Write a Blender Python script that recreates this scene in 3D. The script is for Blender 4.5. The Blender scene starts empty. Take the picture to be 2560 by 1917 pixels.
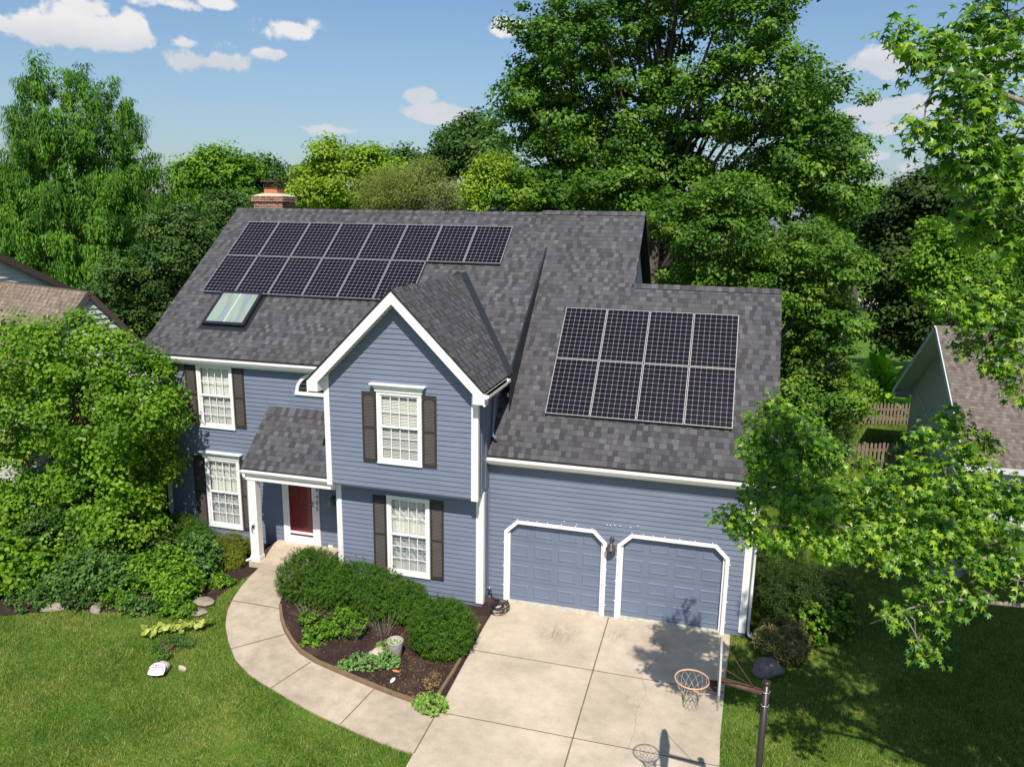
import bpy, math, random
import numpy as np
from mathutils import Vector, Matrix
# ------------------------------------------------------------------ camera, sky, sun, exposure
scene = bpy.context.scene
COL = scene.collection
cam_d = bpy.data.cameras.new('camera'); cam = bpy.data.objects.new('camera', cam_d); COL.objects.link(cam)
cam_d.sensor_fit = 'HORIZONTAL'; cam_d.sensor_width = 36.0; cam_d.lens = 36.0*1905.129/2560
cam_d.clip_start = 0.1; cam_d.clip_end = 3000
CR = ((0.963777, 0.2663169, 0.0144633), (-0.0712466, 0.2048187, 0.9762035), (0.2570171, -0.9418729, 0.2163737))
m = Matrix.Identity(4)
for c in range(3):
    for r in range(3): m[r][c] = CR[c][r]
m.translation = Vector((-1.04286, -16.38422, 9.20196))
cam.matrix_world = m
scene.camera = cam
scene.render.engine = 'CYCLES'
scene.render.resolution_x = 1024; scene.render.resolution_y = 766
scene.view_settings.view_transform = 'Standard'; scene.view_settings.look = 'None'
scene.cycles.max_bounces = 7; scene.cycles.diffuse_bounces = 3; scene.cycles.glossy_bounces = 3; scene.cycles.transmission_bounces = 3; scene.cycles.transparent_max_bounces = 6
scene.view_settings.gamma = 1.0; scene.view_settings.exposure = 0.32
TOSUN = Vector((0.30, -1.0, 1.33)).normalized()
sun_d = bpy.data.lights.new('sun', 'SUN'); sun_d.energy = 4.6; sun_d.angle = math.radians(0.53); sun_d.color = (1.0, 0.93, 0.84)
sun = bpy.data.objects.new('sun', sun_d); COL.objects.link(sun)
sun.rotation_euler = TOSUN.to_track_quat('Z', 'Y').to_euler(); sun.location = (10, -30, 40)
world = bpy.data.worlds.new('World'); scene.world = world; world.use_nodes = True
def build_world():
    nt = world.node_tree; N = nt.nodes; L = nt.links; N.clear()
    def math_(op, a, b=None, c=None, clamp=False):
        n = N.new('ShaderNodeMath'); n.operation = op; n.use_clamp = clamp
        for i, s in enumerate((a, b, c)):
            if s is None: continue
            if isinstance(s, (int, float)): n.inputs[i].default_value = s
            else: L.new(s, n.inputs[i])
        return n.outputs[0]
    sky = N.new('ShaderNodeTexSky'); sky.sky_type = 'NISHITA'; sky.sun_disc = False
    sky.sun_elevation = math.asin(TOSUN.z); sky.sun_rotation = math.atan2(TOSUN.x, TOSUN.y)
    sky.air_density = 1.25; sky.dust_density = 1.0; sky.ozone_density = 2.2
    tc = N.new('ShaderNodeTexCoord'); sx = N.new('ShaderNodeSeparateXYZ'); L.new(tc.outputs['Generated'], sx.inputs[0])
    az = math_('MULTIPLY', math_('ARCTAN2', sx.outputs[0], sx.outputs[1]), 57.29578)
    el = math_('MULTIPLY', math_('ARCSINE', sx.outputs[2]), 57.29578)
    nz = N.new('ShaderNodeTexNoise'); nz.inputs['Scale'].default_value = 16; nz.inputs['Detail'].default_value = 6; nz.inputs['Roughness'].default_value = 0.6
    L.new(tc.outputs['Generated'], nz.inputs['Vector'])
    nz2 = N.new('ShaderNodeTexNoise'); nz2.inputs['Scale'].default_value = 55; nz2.inputs['Detail'].default_value = 2
    L.new(tc.outputs['Generated'], nz2.inputs['Vector'])
    nn = math_('ADD', math_('MULTIPLY', math_('SUBTRACT', nz.outputs[0], 0.5), 2.0), math_('MULTIPLY', math_('SUBTRACT', nz2.outputs[0], 0.5), 0.6))
    def vm_(op, a, b=None, c=None):
        n = N.new('ShaderNodeVectorMath'); n.operation = op
        for i, q in enumerate((a, b, c)):
            if q is None: continue
            if isinstance(q, tuple): n.inputs[i].default_value = q
            else: L.new(q, n.inputs[i])
        return n.outputs['Value'] if op == 'LENGTH' else n.outputs[0]
    ae = N.new('ShaderNodeCombineXYZ'); L.new(az, ae.inputs[0]); L.new(el, ae.inputs[1])
    val = None; low = None
    for (a, e, w, h, s) in [(-45.69, 10.45, 1.9, 0.69, 1.0), (-43.54, 10.92, 2.94, 1.31, 1.25), (-42.91, 11.82, 1.56, 0.9, 1.1), (-40.91, 10.8, 2.49, 1.18, 1.1), (-40.5, 10.25, 2.08, 0.48, 0.8), (-44.68, 10.13, 2.42, 0.69, 0.9), (-47.01, 10.45, 0.97, 0.42, 0.7), (-37.87, 12.65, 2.08, 0.48, 0.7), (-35.58, 12.92, 1.38, 0.42, 0.7), (-30.49, 11.76, 2.59, 0.9, 1.0), (-29.3, 12.2, 1.21, 0.83, 0.9), (-36.8, 9.5, 3.29, 0.76, 0.8), (-31.61, 10.16, 1.45, 0.48, 0.8), (-22.07, 8.02, 1.18, 0.76, 1.1), (-20.96, 6.92, 2.77, 0.69, 1.2), (-19.26, 6.9, 1.73, 0.52, 0.9), (-28.09, 5.52, 1.66, 0.35, 0.7), (-16.05, 12.37, 1.38, 0.69, 0.9), (8.75, 9.92, 2.08, 1.18, 1.2), (8.86, 6.82, 2.59, 0.97, 1.2), (10.24, 7.01, 2.08, 0.86, 1.0), (9.32, 5.82, 1.9, 0.48, 1.0), (14.09, 9.78, 2.77, 1.04, 1.0), (-12.74, 8.59, 2.08, 1.04, 1.0), (1.52, 8.3, 2.08, 1.38, 0.8), (8.91, 4.09, 1.04, 0.28, 0.6), (11.34, 3.43, 1.04, 0.48, 0.8), (-22.4, 4.13, 1.38, 0.42, 0.7), (-37.2, 10.53, 2.08, 0.48, 0.5)]:
        q = vm_('MULTIPLY_ADD', ae.outputs[0], (1/w, 1/h, 0), (-a/w, -e/h, 0))
        v = math_('MULTIPLY_ADD', vm_('LENGTH', q), -s, s)
        if low is None:
            sy = N.new('ShaderNodeSeparateXYZ'); L.new(q, sy.inputs[0]); low = math_('MULTIPLY_ADD', sy.outputs[1], .45, .5, clamp=True)
        val = v if val is None else math_('MAXIMUM', val, v)
    k = math_('MULTIPLY_ADD', nn, 1.25, val)
    mr = N.new('ShaderNodeMapRange'); mr.interpolation_type = 'SMOOTHSTEP'; mr.inputs['From Min'].default_value = 0.0; mr.inputs['From Max'].default_value = 0.36
    L.new(k, mr.inputs['Value'])
    mask = math_('MULTIPLY', mr.outputs[0], 0.93)
    shade = math_('ADD', low, math_('MULTIPLY', nn, 0.5), clamp=True)
    cm = N.new('ShaderNodeMix'); cm.data_type = 'RGBA'
    cm.inputs[6].default_value = (5.2, 5.4, 5.8, 1); cm.inputs[7].default_value = (7.2, 7.0, 6.9, 1)
    L.new(shade, cm.inputs[0])
    # thin veil of summer haze low in the sky
    veil = N.new('ShaderNodeMapRange'); veil.inputs['From Min'].default_value = 2; veil.inputs['From Max'].default_value = 16
    veil.inputs['To Min'].default_value = 0.3; veil.inputs['To Max'].default_value = 0.0; L.new(el, veil.inputs['Value'])
    vm = N.new('ShaderNodeMix'); vm.data_type = 'RGBA'; vm.inputs[7].default_value = (2.7, 3.4, 4.7, 1)
    L.new(veil.outputs[0], vm.inputs[0]); tint = vm_('MULTIPLY', sky.outputs[0], (0.74, 0.85, 0.97)); L.new(tint, vm.inputs[6])
    mx = N.new('ShaderNodeMix'); mx.data_type = 'RGBA'; L.new(mask, mx.inputs[0]); L.new(vm.outputs[2], mx.inputs[6]); L.new(cm.outputs[2], mx.inputs[7])
    bg = N.new('ShaderNodeBackground'); bg.inputs['Strength'].default_value = 0.10; L.new(mx.outputs[2], bg.inputs[0])
    out = N.new('ShaderNodeOutputWorld'); L.new(bg.outputs[0], out.inputs[0])
build_world()
R = random.Random(7)
RS = np.random.default_rng(11)

# ------------------------------------------------------------------ helpers
def tag(o, label=None, cat=None, group=None, kind=None):
    if label: o['label'] = label
    if cat: o['category'] = cat
    if group: o['group'] = group
    if kind: o['kind'] = kind
    return o
def empty(name, loc, label, cat, group=None):
    o = bpy.data.objects.new(name, None); o.empty_display_size = 0.3; COL.objects.link(o); o.location = loc
    return tag(o, label, cat, group)
def root_loc(o):
    v = Vector((0, 0, 0))
    while o is not None: v += Vector(o.location); o = o.parent
    return v
class MB:
    """collects faces (world coordinates) and links them as ONE mesh object"""
    def __init__(s): s.v = []; s.f = []; s.uv = []; s.m = []; s.mi = 0; s.smooth = []
    def face(s, pts, uv=None, smooth=False):
        b = len(s.v); s.v += [tuple(p) for p in pts]; s.f.append(list(range(b, b+len(pts)))); s.m.append(s.mi); s.smooth.append(smooth)
        s.uv.append(uv if uv else [(p[0]+p[1], p[2]) for p in pts]); return s
    def box(s, x0, x1, y0, y1, z0, z1):
        if x0 > x1: x0, x1 = x1, x0
        if y0 > y1: y0, y1 = y1, y0
        if z0 > z1: z0, z1 = z1, z0
        p = [(x, y, z) for z in (z0, z1) for y in (y0, y1) for x in (x0, x1)]
        for q in ((0, 2, 3, 1), (4, 5, 7, 6), (0, 1, 5, 4), (2, 6, 7, 3), (0, 4, 6, 2), (1, 3, 7, 5)): s.face([p[i] for i in q])
        return s
    def hexa(s, a, b):
        """a, b: two matching polygon loops -> closed prism"""
        n = len(a); s.face(a); s.face(b[::-1])
        for i in range(n):
            j = (i+1) % n; s.face([a[j], a[i], b[i], b[j]])
        return s
    def bar(s, p, q, w, h, up=(0, 0, 1)):
        p = Vector(p); q = Vector(q); d = (q-p).normalized(); r = d.cross(Vector(up))
        if r.length < 1e-4: r = d.cross(Vector((0, 1, 0)))
        r.normalize(); u = r.cross(d); r *= w/2; u *= h/2
        return s.hexa([p-r-u, p+r-u, p+r+u, p-r+u], [q-r-u, q+r-u, q+r+u, q-r+u])
    def tube(s, pts, rad, n=8, cap=True):
        pts = [Vector(p) for p in pts]; rr = rad if isinstance(rad, (list, tuple)) else [rad]*len(pts); rings = []
        ref = None
        for i, p in enumerate(pts):
            d = (pts[min(i+1, len(pts)-1)]-pts[max(i-1, 0)])
            if d.length < 1e-9: d = Vector((0, 0, 1))
            d.normalize()
            if ref is None: ref = d.orthogonal().normalized()
            else:
                ref = (ref-d*ref.dot(d))
                ref = ref.normalized() if ref.length > 1e-6 else d.orthogonal().normalized()
            w = d.cross(ref); rings.append([p+(ref*math.cos(2*math.pi*k/n)+w*math.sin(2*math.pi*k/n))*rr[i] for k in range(n)])
        b = len(s.v)
        for ring in rings: s.v += [tuple(q) for q in ring]
        for i in range(len(rings)-1):
            for k in range(n):
                a = b+i*n+k; c = b+i*n+(k+1) % n
                s.f.append([a, c, c+n, a+n]); s.m.append(s.mi); s.smooth.append(True); s.uv.append([(k/n, i), ((k+1)/n, i), ((k+1)/n, i+1), (k/n, i+1)])
        if cap:
            s.f.append([b+k for k in range(n)][::-1]); s.m.append(s.mi); s.smooth.append(False); s.uv.append([(0, 0)]*n)
            e = b+(len(rings)-1)*n
            s.f.append([e+k for k in range(n)]); s.m.append(s.mi); s.smooth.append(False); s.uv.append([(0, 0)]*n)
        return s
    def lathe(s, c, prof, n=20):
        """profile [(r, z)] about a vertical axis at c"""
        b = len(s.v)
        for (r, z) in prof:
            for k in range(n):
                a = 2*math.pi*k/n; s.v.append((c[0]+r*math.cos(a), c[1]+r*math.sin(a), c[2]+z))
        for i in range(len(prof)-1):
            for k in range(n):
                a = b+i*n+k; d = b+i*n+(k+1) % n
                s.f.append([a, d, d+n, a+n]); s.m.append(s.mi); s.smooth.append(True); s.uv.append([(0, 0)]*4)
        return s
    def build(s, name, mats, parent=None, label=None):
        me = bpy.data.meshes.new(name); off = root_loc(parent) if parent else Vector((0, 0, 0))
        me.from_pydata([(p[0]-off[0], p[1]-off[1], p[2]-off[2]) for p in s.v], [], s.f)
        mats = mats if isinstance(mats, (list, tuple)) else [mats]
        for mt in mats: me.materials.append(mt)
        me.polygons.foreach_set('material_index', s.m); me.polygons.foreach_set('use_smooth', s.smooth)
        ul = me.uv_layers.new(name='UVMap'); flat = [c for f in s.uv for t in f for c in t]; ul.data.foreach_set('uv', flat)
        me.update()
        o = bpy.data.objects.new(name, me); COL.objects.link(o); o.parent = parent
        if label: o['label'] = label
        return o
def np_mesh(name, V, F, mat, parent=None, attr=None, smooth=False, off=None):
    """V (n,3) vertices, F (m,k) faces of equal size"""
    me = bpy.data.meshes.new(name); off = off if off is not None else (root_loc(parent) if parent else Vector((0, 0, 0)))
    V = np.asarray(V, np.float32)-np.array(off, np.float32); n, k = F.shape
    me.vertices.add(len(V)); me.vertices.foreach_set('co', V.ravel())
    me.loops.add(n*k); me.loops.foreach_set('vertex_index', F.astype(np.int32).ravel())
    me.polygons.add(n); me.polygons.foreach_set('loop_start', np.arange(0, n*k, k, dtype=np.int32))
    try: me.polygons.foreach_set('loop_total', np.full(n, k, dtype=np.int32))
    except Exception: pass
    me.polygons.foreach_set('use_smooth', np.full(n, smooth))
    me.materials.append(mat)
    if attr is not None:
        a = me.attributes.new('v', 'FLOAT', 'FACE'); a.data.foreach_set('value', attr.astype(np.float32))
    me.update(calc_edges=True)
    o = bpy.data.objects.new(name, me); COL.objects.link(o); o.parent = parent
    return o

# ------------------------------------------------------------------ materials
def new_mat(name):
    mt = bpy.data.materials.new(name); mt.use_nodes = True; nt = mt.node_tree; nt.nodes.clear()
    return mt, nt.nodes, nt.links
def mnode(N, L, op, a, b=None, clamp=False):
    n = N.new('ShaderNodeMath'); n.operation = op; n.use_clamp = clamp
    for i, s in enumerate((a, b)):
        if s is None: continue
        if isinstance(s, (int, float)): n.inputs[i].default_value = s
        else: L.new(s, n.inputs[i])
    return n.outputs[0]
def cmix(N, L, f, a, b, mode='MIX'):
    n = N.new('ShaderNodeMix'); n.data_type = 'RGBA'; n.blend_type = mode
    for i, s in ((0, f), (6, a), (7, b)):
        if isinstance(s, (int, float)): n.inputs[i].default_value = s
        elif isinstance(s, tuple): n.inputs[i].default_value = s if len(s) == 4 else (*s, 1)
        else: L.new(s, n.inputs[i])
    return n.outputs[2]
def noise(N, L, vec, scale, detail=4, rough=0.55):
    n = N.new('ShaderNodeTexNoise'); n.inputs['Scale'].default_value = scale; n.inputs['Detail'].default_value = detail; n.inputs['Roughness'].default_value = rough
    if vec is not None: L.new(vec, n.inputs['Vector'])
    return n.outputs[0]
def ramp(N, L, f, stops):
    n = N.new('ShaderNodeValToRGB'); e = n.color_ramp.elements
    while len(e) < len(stops): e.new(0.5)
    for i, (p, c) in enumerate(stops): e[i].position = p; e[i].color = (*c, 1) if len(c) == 3 else c
    L.new(f, n.inputs[0]); return n.outputs[0]
def principled(N, L, col, rough=0.6, spec=0.3, metal=0.0, bump=None, bstr=0.3, bdist=0.01):
    p = N.new('ShaderNodeBsdfPrincipled')
    if isinstance(col, tuple): p.inputs['Base Color'].default_value = (*col[:3], 1)
    else: L.new(col, p.inputs['Base Color'])
    if isinstance(rough, (int, float)): p.inputs['Roughness'].default_value = rough
    else: L.new(rough, p.inputs['Roughness'])
    p.inputs['Specular IOR Level'].default_value = spec; p.inputs['Metallic'].default_value = metal
    if bump is not None:
        b = N.new('ShaderNodeBump'); b.inputs['Strength'].default_value = bstr; b.inputs['Distance'].default_value = bdist
        L.new(bump, b.inputs['Height']); L.new(b.outputs[0], p.inputs['Normal'])
    return p
def finish(N, L, sh):
    o = N.new('ShaderNodeOutputMaterial'); L.new(sh, o.inputs[0])
def objco(N): return N.new('ShaderNodeTexCoord').outputs['Object']
def paint(name, col, rough=0.5, spec=0.35, var=0.12, scale=3.0, metal=0.0, grime=0.0, bump=0.0):
    mt, N, L = new_mat(name); co = objco(N)
    n1 = noise(N, L, co, scale, 5); n2 = noise(N, L, co, scale*14, 3)
    f = mnode(N, L, 'ADD', mnode(N, L, 'MULTIPLY', n1, 0.7), mnode(N, L, 'MULTIPLY', n2, 0.3))
    a = tuple(c*(1-var) for c in col); b = tuple(min(c*(1+var), 1) for c in col)
    c = ramp(N, L, f, [(0.3, a), (0.7, b)])
    if grime: c = cmix(N, L, mnode(N, L, 'MULTIPLY', ramp(N, L, n1, [(0.55, (0, 0, 0)), (0.75, (1, 1, 1))]), grime), c, tuple(x*0.55 for x in col))
    p = principled(N, L, c, rough, spec, metal, n2 if bump else None, bump, 0.004)
    finish(N, L, p.outputs[0]); return mt
def siding_mat(name, col):
    mt, N, L = new_mat(name); co = objco(N)
    mp = N.new('ShaderNodeMapping'); mp.inputs['Scale'].default_value = (1.0, 1.0, 8.4); L.new(co, mp.inputs[0])
    n1 = noise(N, L, mp.outputs[0], 1.0, 3); n2 = noise(N, L, co, 1.1, 5); n3 = noise(N, L, mp.outputs[0], 22, 2)
    f = mnode(N, L, 'ADD', mnode(N, L, 'MULTIPLY', n1, 0.45), mnode(N, L, 'ADD', mnode(N, L, 'MULTIPLY', n2, 0.35), mnode(N, L, 'MULTIPLY', n3, 0.2)))
    c = ramp(N, L, f, [(0.3, tuple(x*0.84 for x in col)), (0.52, col), (0.75, (col[0]*1.2, col[1]*1.14, col[2]*1.06))])
    p = principled(N, L, c, 0.62, 0.3, 0, n3, 0.12, 0.004); finish(N, L, p.outputs[0]); return mt
def shingle_mat(name, ramp_stops, course=0.143, tab=0.135):
    mt, N, L = new_mat(name); uv = N.new('ShaderNodeTexCoord').outputs['UV']
    sp = N.new('ShaderNodeSeparateXYZ'); L.new(uv, sp.inputs[0])
    vr = mnode(N, L, 'DIVIDE', sp.outputs[1], course); row = mnode(N, L, 'FLOOR', vr); vf = mnode(N, L, 'FRACT', vr)
    wn = N.new('ShaderNodeTexWhiteNoise'); wn.noise_dimensions = '1D'; L.new(row, wn.inputs['W'])
    us = mnode(N, L, 'ADD', mnode(N, L, 'DIVIDE', sp.outputs[0], tab), mnode(N, L, 'MULTIPLY', wn.outputs['Value'], 37.0))
    # wobble so tabs have unequal widths
    wv = mnode(N, L, 'MULTIPLY', mnode(N, L, 'SINE', mnode(N, L, 'ADD', mnode(N, L, 'MULTIPLY', us, 1.9), mnode(N, L, 'MULTIPLY', row, 2.3))), 0.17)
    us = mnode(N, L, 'ADD', us, wv); cell = mnode(N, L, 'FLOOR', us); uf = mnode(N, L, 'FRACT', us)
    cb = N.new('ShaderNodeCombineXYZ'); L.new(cell, cb.inputs[0]); L.new(row, cb.inputs[1])
    w2 = N.new('ShaderNodeTexWhiteNoise'); w2.noise_dimensions = '2D'; L.new(cb.outputs[0], w2.inputs['Vector'])
    par = mnode(N, L, 'ABSOLUTE', mnode(N, L, 'MODULO', cell, 2.0))
    tv = mnode(N, L, 'ADD', mnode(N, L, 'MULTIPLY', w2.outputs['Value'], 0.66), mnode(N, L, 'MULTIPLY', par, 0.32), clamp=True)  # every second tab darker: shade of the recessed slots put into the tone
    tone = ramp(N, L, tv, ramp_stops)
    gr = noise(N, L, uv, 160, 2, 0.8); ln = noise(N, L, uv, 0.6, 4)
    tone = cmix(N, L, 1.0, tone, ramp(N, L, gr, [(0.25, (0.72, 0.72, 0.72)), (0.8, (1.28, 1.28, 1.28))]), 'MULTIPLY')
    tone = cmix(N, L, 1.0, tone, ramp(N, L, ln, [(0.3, (0.9, 0.9, 0.9)), (0.7, (1.12, 1.1, 1.08))]), 'MULTIPLY')
    # painted shadow line at the butt edge of each course, thinner between tabs
    e1 = mnode(N, L, 'LESS_THAN', vf, 0.10); e2 = mnode(N, L, 'LESS_THAN', uf, 0.05)
    edge = mnode(N, L, 'ADD', mnode(N, L, 'MULTIPLY', e1, 0.45), mnode(N, L, 'MULTIPLY', e2, 0.3), clamp=True)
    c = cmix(N, L, edge, tone, (0.012, 0.012, 0.014))
    h = mnode(N, L, 'ADD', mnode(N, L, 'SUBTRACT', 1.0, vf), mnode(N, L, 'ADD', mnode(N, L, 'MULTIPLY', w2.outputs['Value'], 0.4), mnode(N, L, 'MULTIPLY', gr, 0.25)))
    p = principled(N, L, c, 0.92, 0.15, 0, h, 0.5, 0.012); finish(N, L, p.outputs[0]); return mt
def leaf_mat(name, dark, mid, light, trans=0.3, rough=0.5, spec=0.35):
    mt, N, L = new_mat(name); at = N.new('ShaderNodeAttribute'); at.attribute_name = 'v'
    n = noise(N, L, objco(N), 0.55, 3)
    f = mnode(N, L, 'ADD', mnode(N, L, 'MULTIPLY', at.outputs['Fac'], 0.65), mnode(N, L, 'MULTIPLY', n, 0.35))
    kk = (1.66, 1.48, 0.80)
    dark, mid, light = [tuple(min(a*b*1.0, .9) for a, b in zip(q, kk)) for q in (dark, mid, light)]
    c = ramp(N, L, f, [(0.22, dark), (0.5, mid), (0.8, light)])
    p = principled(N, L, c, min(rough+.08, .7), spec*.6)
    t = N.new('ShaderNodeBsdfTranslucent'); L.new(cmix(N, L, 1.0, c, (1.15, 1.5, 0.4), 'MULTIPLY'), t.inputs[0])
    mx = N.new('ShaderNodeMixShader'); mx.inputs[0].default_value = trans; L.new(p.outputs[0], mx.inputs[1]); L.new(t.outputs[0], mx.inputs[2])
    finish(N, L, mx.outputs[0]); return mt
def bark_mat(name, a, b, scale=9):
    mt, N, L = new_mat(name); co = objco(N)
    mp = N.new('ShaderNodeMapping'); mp.inputs['Scale'].default_value = (1, 1, 0.25); L.new(co, mp.inputs[0])
    n = noise(N, L, mp.outputs[0], scale, 6, 0.7); c = ramp(N, L, n, [(0.3, a), (0.7, b)])
    p = principled(N, L, c, 0.9, 0.1, 0, n, 0.8, 0.02); finish(N, L, p.outputs[0]); return mt
def glass_mat(name, tint=(0.9, 0.95, 0.95), refl=0.10, rough=0.02):
    mt, N, L = new_mat(name); t = N.new('ShaderNodeBsdfTransparent'); t.inputs[0].default_value = (*tint, 1)
    g = N.new('ShaderNodeBsdfGlossy'); g.inputs['Roughness'].default_value = rough
    lw = N.new('ShaderNodeLayerWeight'); lw.inputs[0].default_value = 0.5
    f = mnode(N, L, 'ADD', mnode(N, L, 'MULTIPLY', mnode(N, L, 'POWER', lw.outputs['Facing'], 4.0), 0.8), refl, clamp=True)
    mx = N.new('ShaderNodeMixShader'); L.new(f, mx.inputs[0]); L.new(t.outputs[0], mx.inputs[1]); L.new(g.outputs[0], mx.inputs[2])
    finish(N, L, mx.outputs[0]); return mt

M = {}
M['blue'] = siding_mat('blue_lap_siding', (0.160, 0.193, 0.261))
M['blueflat'] = paint('blue_painted_panel', (0.146, 0.174, 0.235), 0.55, 0.3, 0.1, 2.0, bump=0.08)
M['bluedoor'] = paint('blue_painted_garage_door', (0.149, 0.185, 0.258), 0.5, 0.35, 0.1, 1.6, grime=0.15, bump=0.1)
M['white'] = paint('white_trim_paint', (0.80, 0.775, 0.75), 0.45, 0.35, 0.05, 2.5, grime=0.12)
M['vinyl'] = paint('white_vinyl', (0.82, 0.81, 0.80), 0.35, 0.4, 0.03, 2.5)
M['soffit'] = paint('soffit_vinyl', (0.70, 0.69, 0.64), 0.5, 0.3, 0.06, 5)
M['black'] = paint('black_drip_edge', (0.014, 0.014, 0.016), 0.5, 0.3, 0.2)
M['flash'] = paint('dark_flashing', (0.016, 0.018, 0.023), 0.45, 0.4, 0.2)
M['shutter'] = paint('brown_shutter', (0.042, 0.034, 0.030), 0.55, 0.3, 0.15, 5)
M['louvre'] = paint('brown_louvre', (0.075, 0.063, 0.057), 0.55, 0.3, 0.12, 5)
M['dark'] = paint('unlit_room_backing', (0.02, 0.02, 0.022), 0.9, 0.1)  # near-black colour stands in for unlit rooms behind the glass
M['shingle'] = shingle_mat('charcoal_shingles', [(0.0, (0.050, 0.049, 0.053)), (0.28, (0.060, 0.059, 0.063)), (0.45, (0.080, 0.079, 0.085)), (0.8, (0.096, 0.095, 0.102)), (1.0, (0.124, 0.124, 0.132))])
M['shingle_brown'] = shingle_mat('brown_shingles', [(0.0, (0.13, 0.105, 0.08)), (0.5, (0.205, 0.165, 0.13)), (1.0, (0.28, 0.23, 0.185))])
M['shingle_grey'] = shingle_mat('weathered_taupe_shingles', [(0.0, (0.105, 0.088, 0.076)), (0.5, (0.155, 0.132, 0.115)), (1.0, (0.21, 0.18, 0.155))])
M['red'] = paint('dark_red_door', (0.27, 0.030, 0.034), 0.4, 0.4, 0.1, 3)
M['glass'] = glass_mat('window_glass', (0.97, 0.985, 0.975), 0.05); M['screen'] = glass_mat('insect_screened_glass', (0.84, 0.86, 0.88), 0.05); M['stormglass'] = glass_mat('storm_door_glass', (0.8, 0.8, 0.82), 0.05)
M['brass'] = paint('brass', (0.5, 0.36, 0.14), 0.35, 0.5, 0.1, metal=0.8)
M['blackmetal'] = paint('black_metal', (0.025, 0.023, 0.024), 0.4, 0.5, 0.2)
M['bronze'] = paint('bronze_lamp_metal', (0.10, 0.085, 0.078), 0.38, 0.5, 0.15, 8, metal=0.4)
M['lampshade'] = paint('sun_bleached_bronze', (0.30, 0.26, 0.20), 0.45, 0.4, 0.15, 12)
M['rust'] = paint('rusty_steel', (0.10, 0.055, 0.045), 0.7, 0.3, 0.5, 14, grime=0.5)
M['polepaint'] = paint('dark_brown_pole_paint', (0.035, 0.024, 0.022), 0.35, 0.5, 0.35, 9, grime=0.3)
M['orange'] = paint('faded_orange_rim_paint', (0.62, 0.34, 0.23), 0.5, 0.4, 0.15, 12)
M['net'] = paint('net_cord', (0.34, 0.31, 0.25), 0.9, 0.1, 0.5, 20)
M['board'] = paint('weathered_backboard', (0.42, 0.41, 0.38), 0.7, 0.3, 0.25, 9, grime=0.5)
M['galv'] = paint('galvanised_steel', (0.6, 0.62, 0.64), 0.3, 0.6, 0.1, metal=0.7)
M['rubber'] = paint('black_hose', (0.02, 0.022, 0.022), 0.5, 0.4, 0.3)
M['cloth'] = paint('white_curtain_cloth', (0.66, 0.65, 0.59), 0.9, 0.1, 0.06, 5)
M['blind'] = paint('white_blind', (0.62, 0.60, 0.54), 0.6, 0.3, 0.05, 4)
M['lace'] = paint('scalloped_swag', (0.36, 0.38, 0.39), 0.9, 0.1, 0.1, 8)
M['terracotta'] = paint('clay_flue', (0.55, 0.20, 0.09), 0.8, 0.2, 0.15, 6)
M['mortar'] = paint('weathered_mortar_crown', (0.50, 0.46, 0.38), 0.9, 0.1, 0.25, 8, bump=0.5)
M['stone'] = paint('pale_fieldstone', (0.50, 0.42, 0.34), 0.9, 0.15, 0.3, 7, grime=0.3, bump=0.8)
M['edgestone'] = paint('dull_tan_fieldstone', (0.30, 0.25, 0.20), 0.95, 0.1, 0.4, 9, grime=0.6, bump=1.0)
M['greystone'] = paint('grey_violet_boulder', (0.185, 0.155, 0.155), 0.85, 0.2, 0.45, 6, grime=0.5, bump=1.0)
M['pot'] = paint('weathered_concrete_pot', (0.36, 0.34, 0.30), 0.9, 0.15, 0.35, 14, grime=0.6, bump=0.5)
M['edging'] = paint('tan_landscape_edging', (0.20, 0.135, 0.085), 0.85, 0.15, 0.25, 6, bump=0.4)
M['fencewood'] = paint('weathered_picket_wood', (0.21, 0.165, 0.12), 0.85, 0.15, 0.35, 7, grime=0.4)
M['greywood'] = paint('pale_grey_board_siding', (0.62, 0.63, 0.66), 0.65, 0.3, 0.12, 3, grime=0.2)
M['groove'] = paint('board_groove', (0.20, 0.205, 0.22), 0.8, 0.2, 0.2)
M['vinylgrey'] = paint('light_grey_vinyl_siding', (0.56, 0.55, 0.52), 0.5, 0.3, 0.08, 2)
M['taupe'] = paint('taupe_trim', (0.10, 0.075, 0.062), 0.55, 0.3, 0.1)
M['signwhite'] = paint('sign_white', (0.8, 0.8, 0.8), 0.5, 0.3, 0.03)
M['signred'] = paint('sign_red', (0.60, 0.09, 0.10), 0.5, 0.3, 0.05)
M['signblue'] = paint('sign_blue', (0.08, 0.12, 0.32), 0.5, 0.3, 0.05)
M['bark'] = bark_mat('grey_brown_bark', (0.055, 0.045, 0.038), (0.17, 0.14, 0.115))
M['palebark'] = bark_mat('pale_twig_bark', (0.16, 0.13, 0.10), (0.38, 0.32, 0.26), 14)
M['redbark'] = bark_mat('red_brown_bark', (0.07, 0.035, 0.025), (0.20, 0.11, 0.08))
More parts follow.
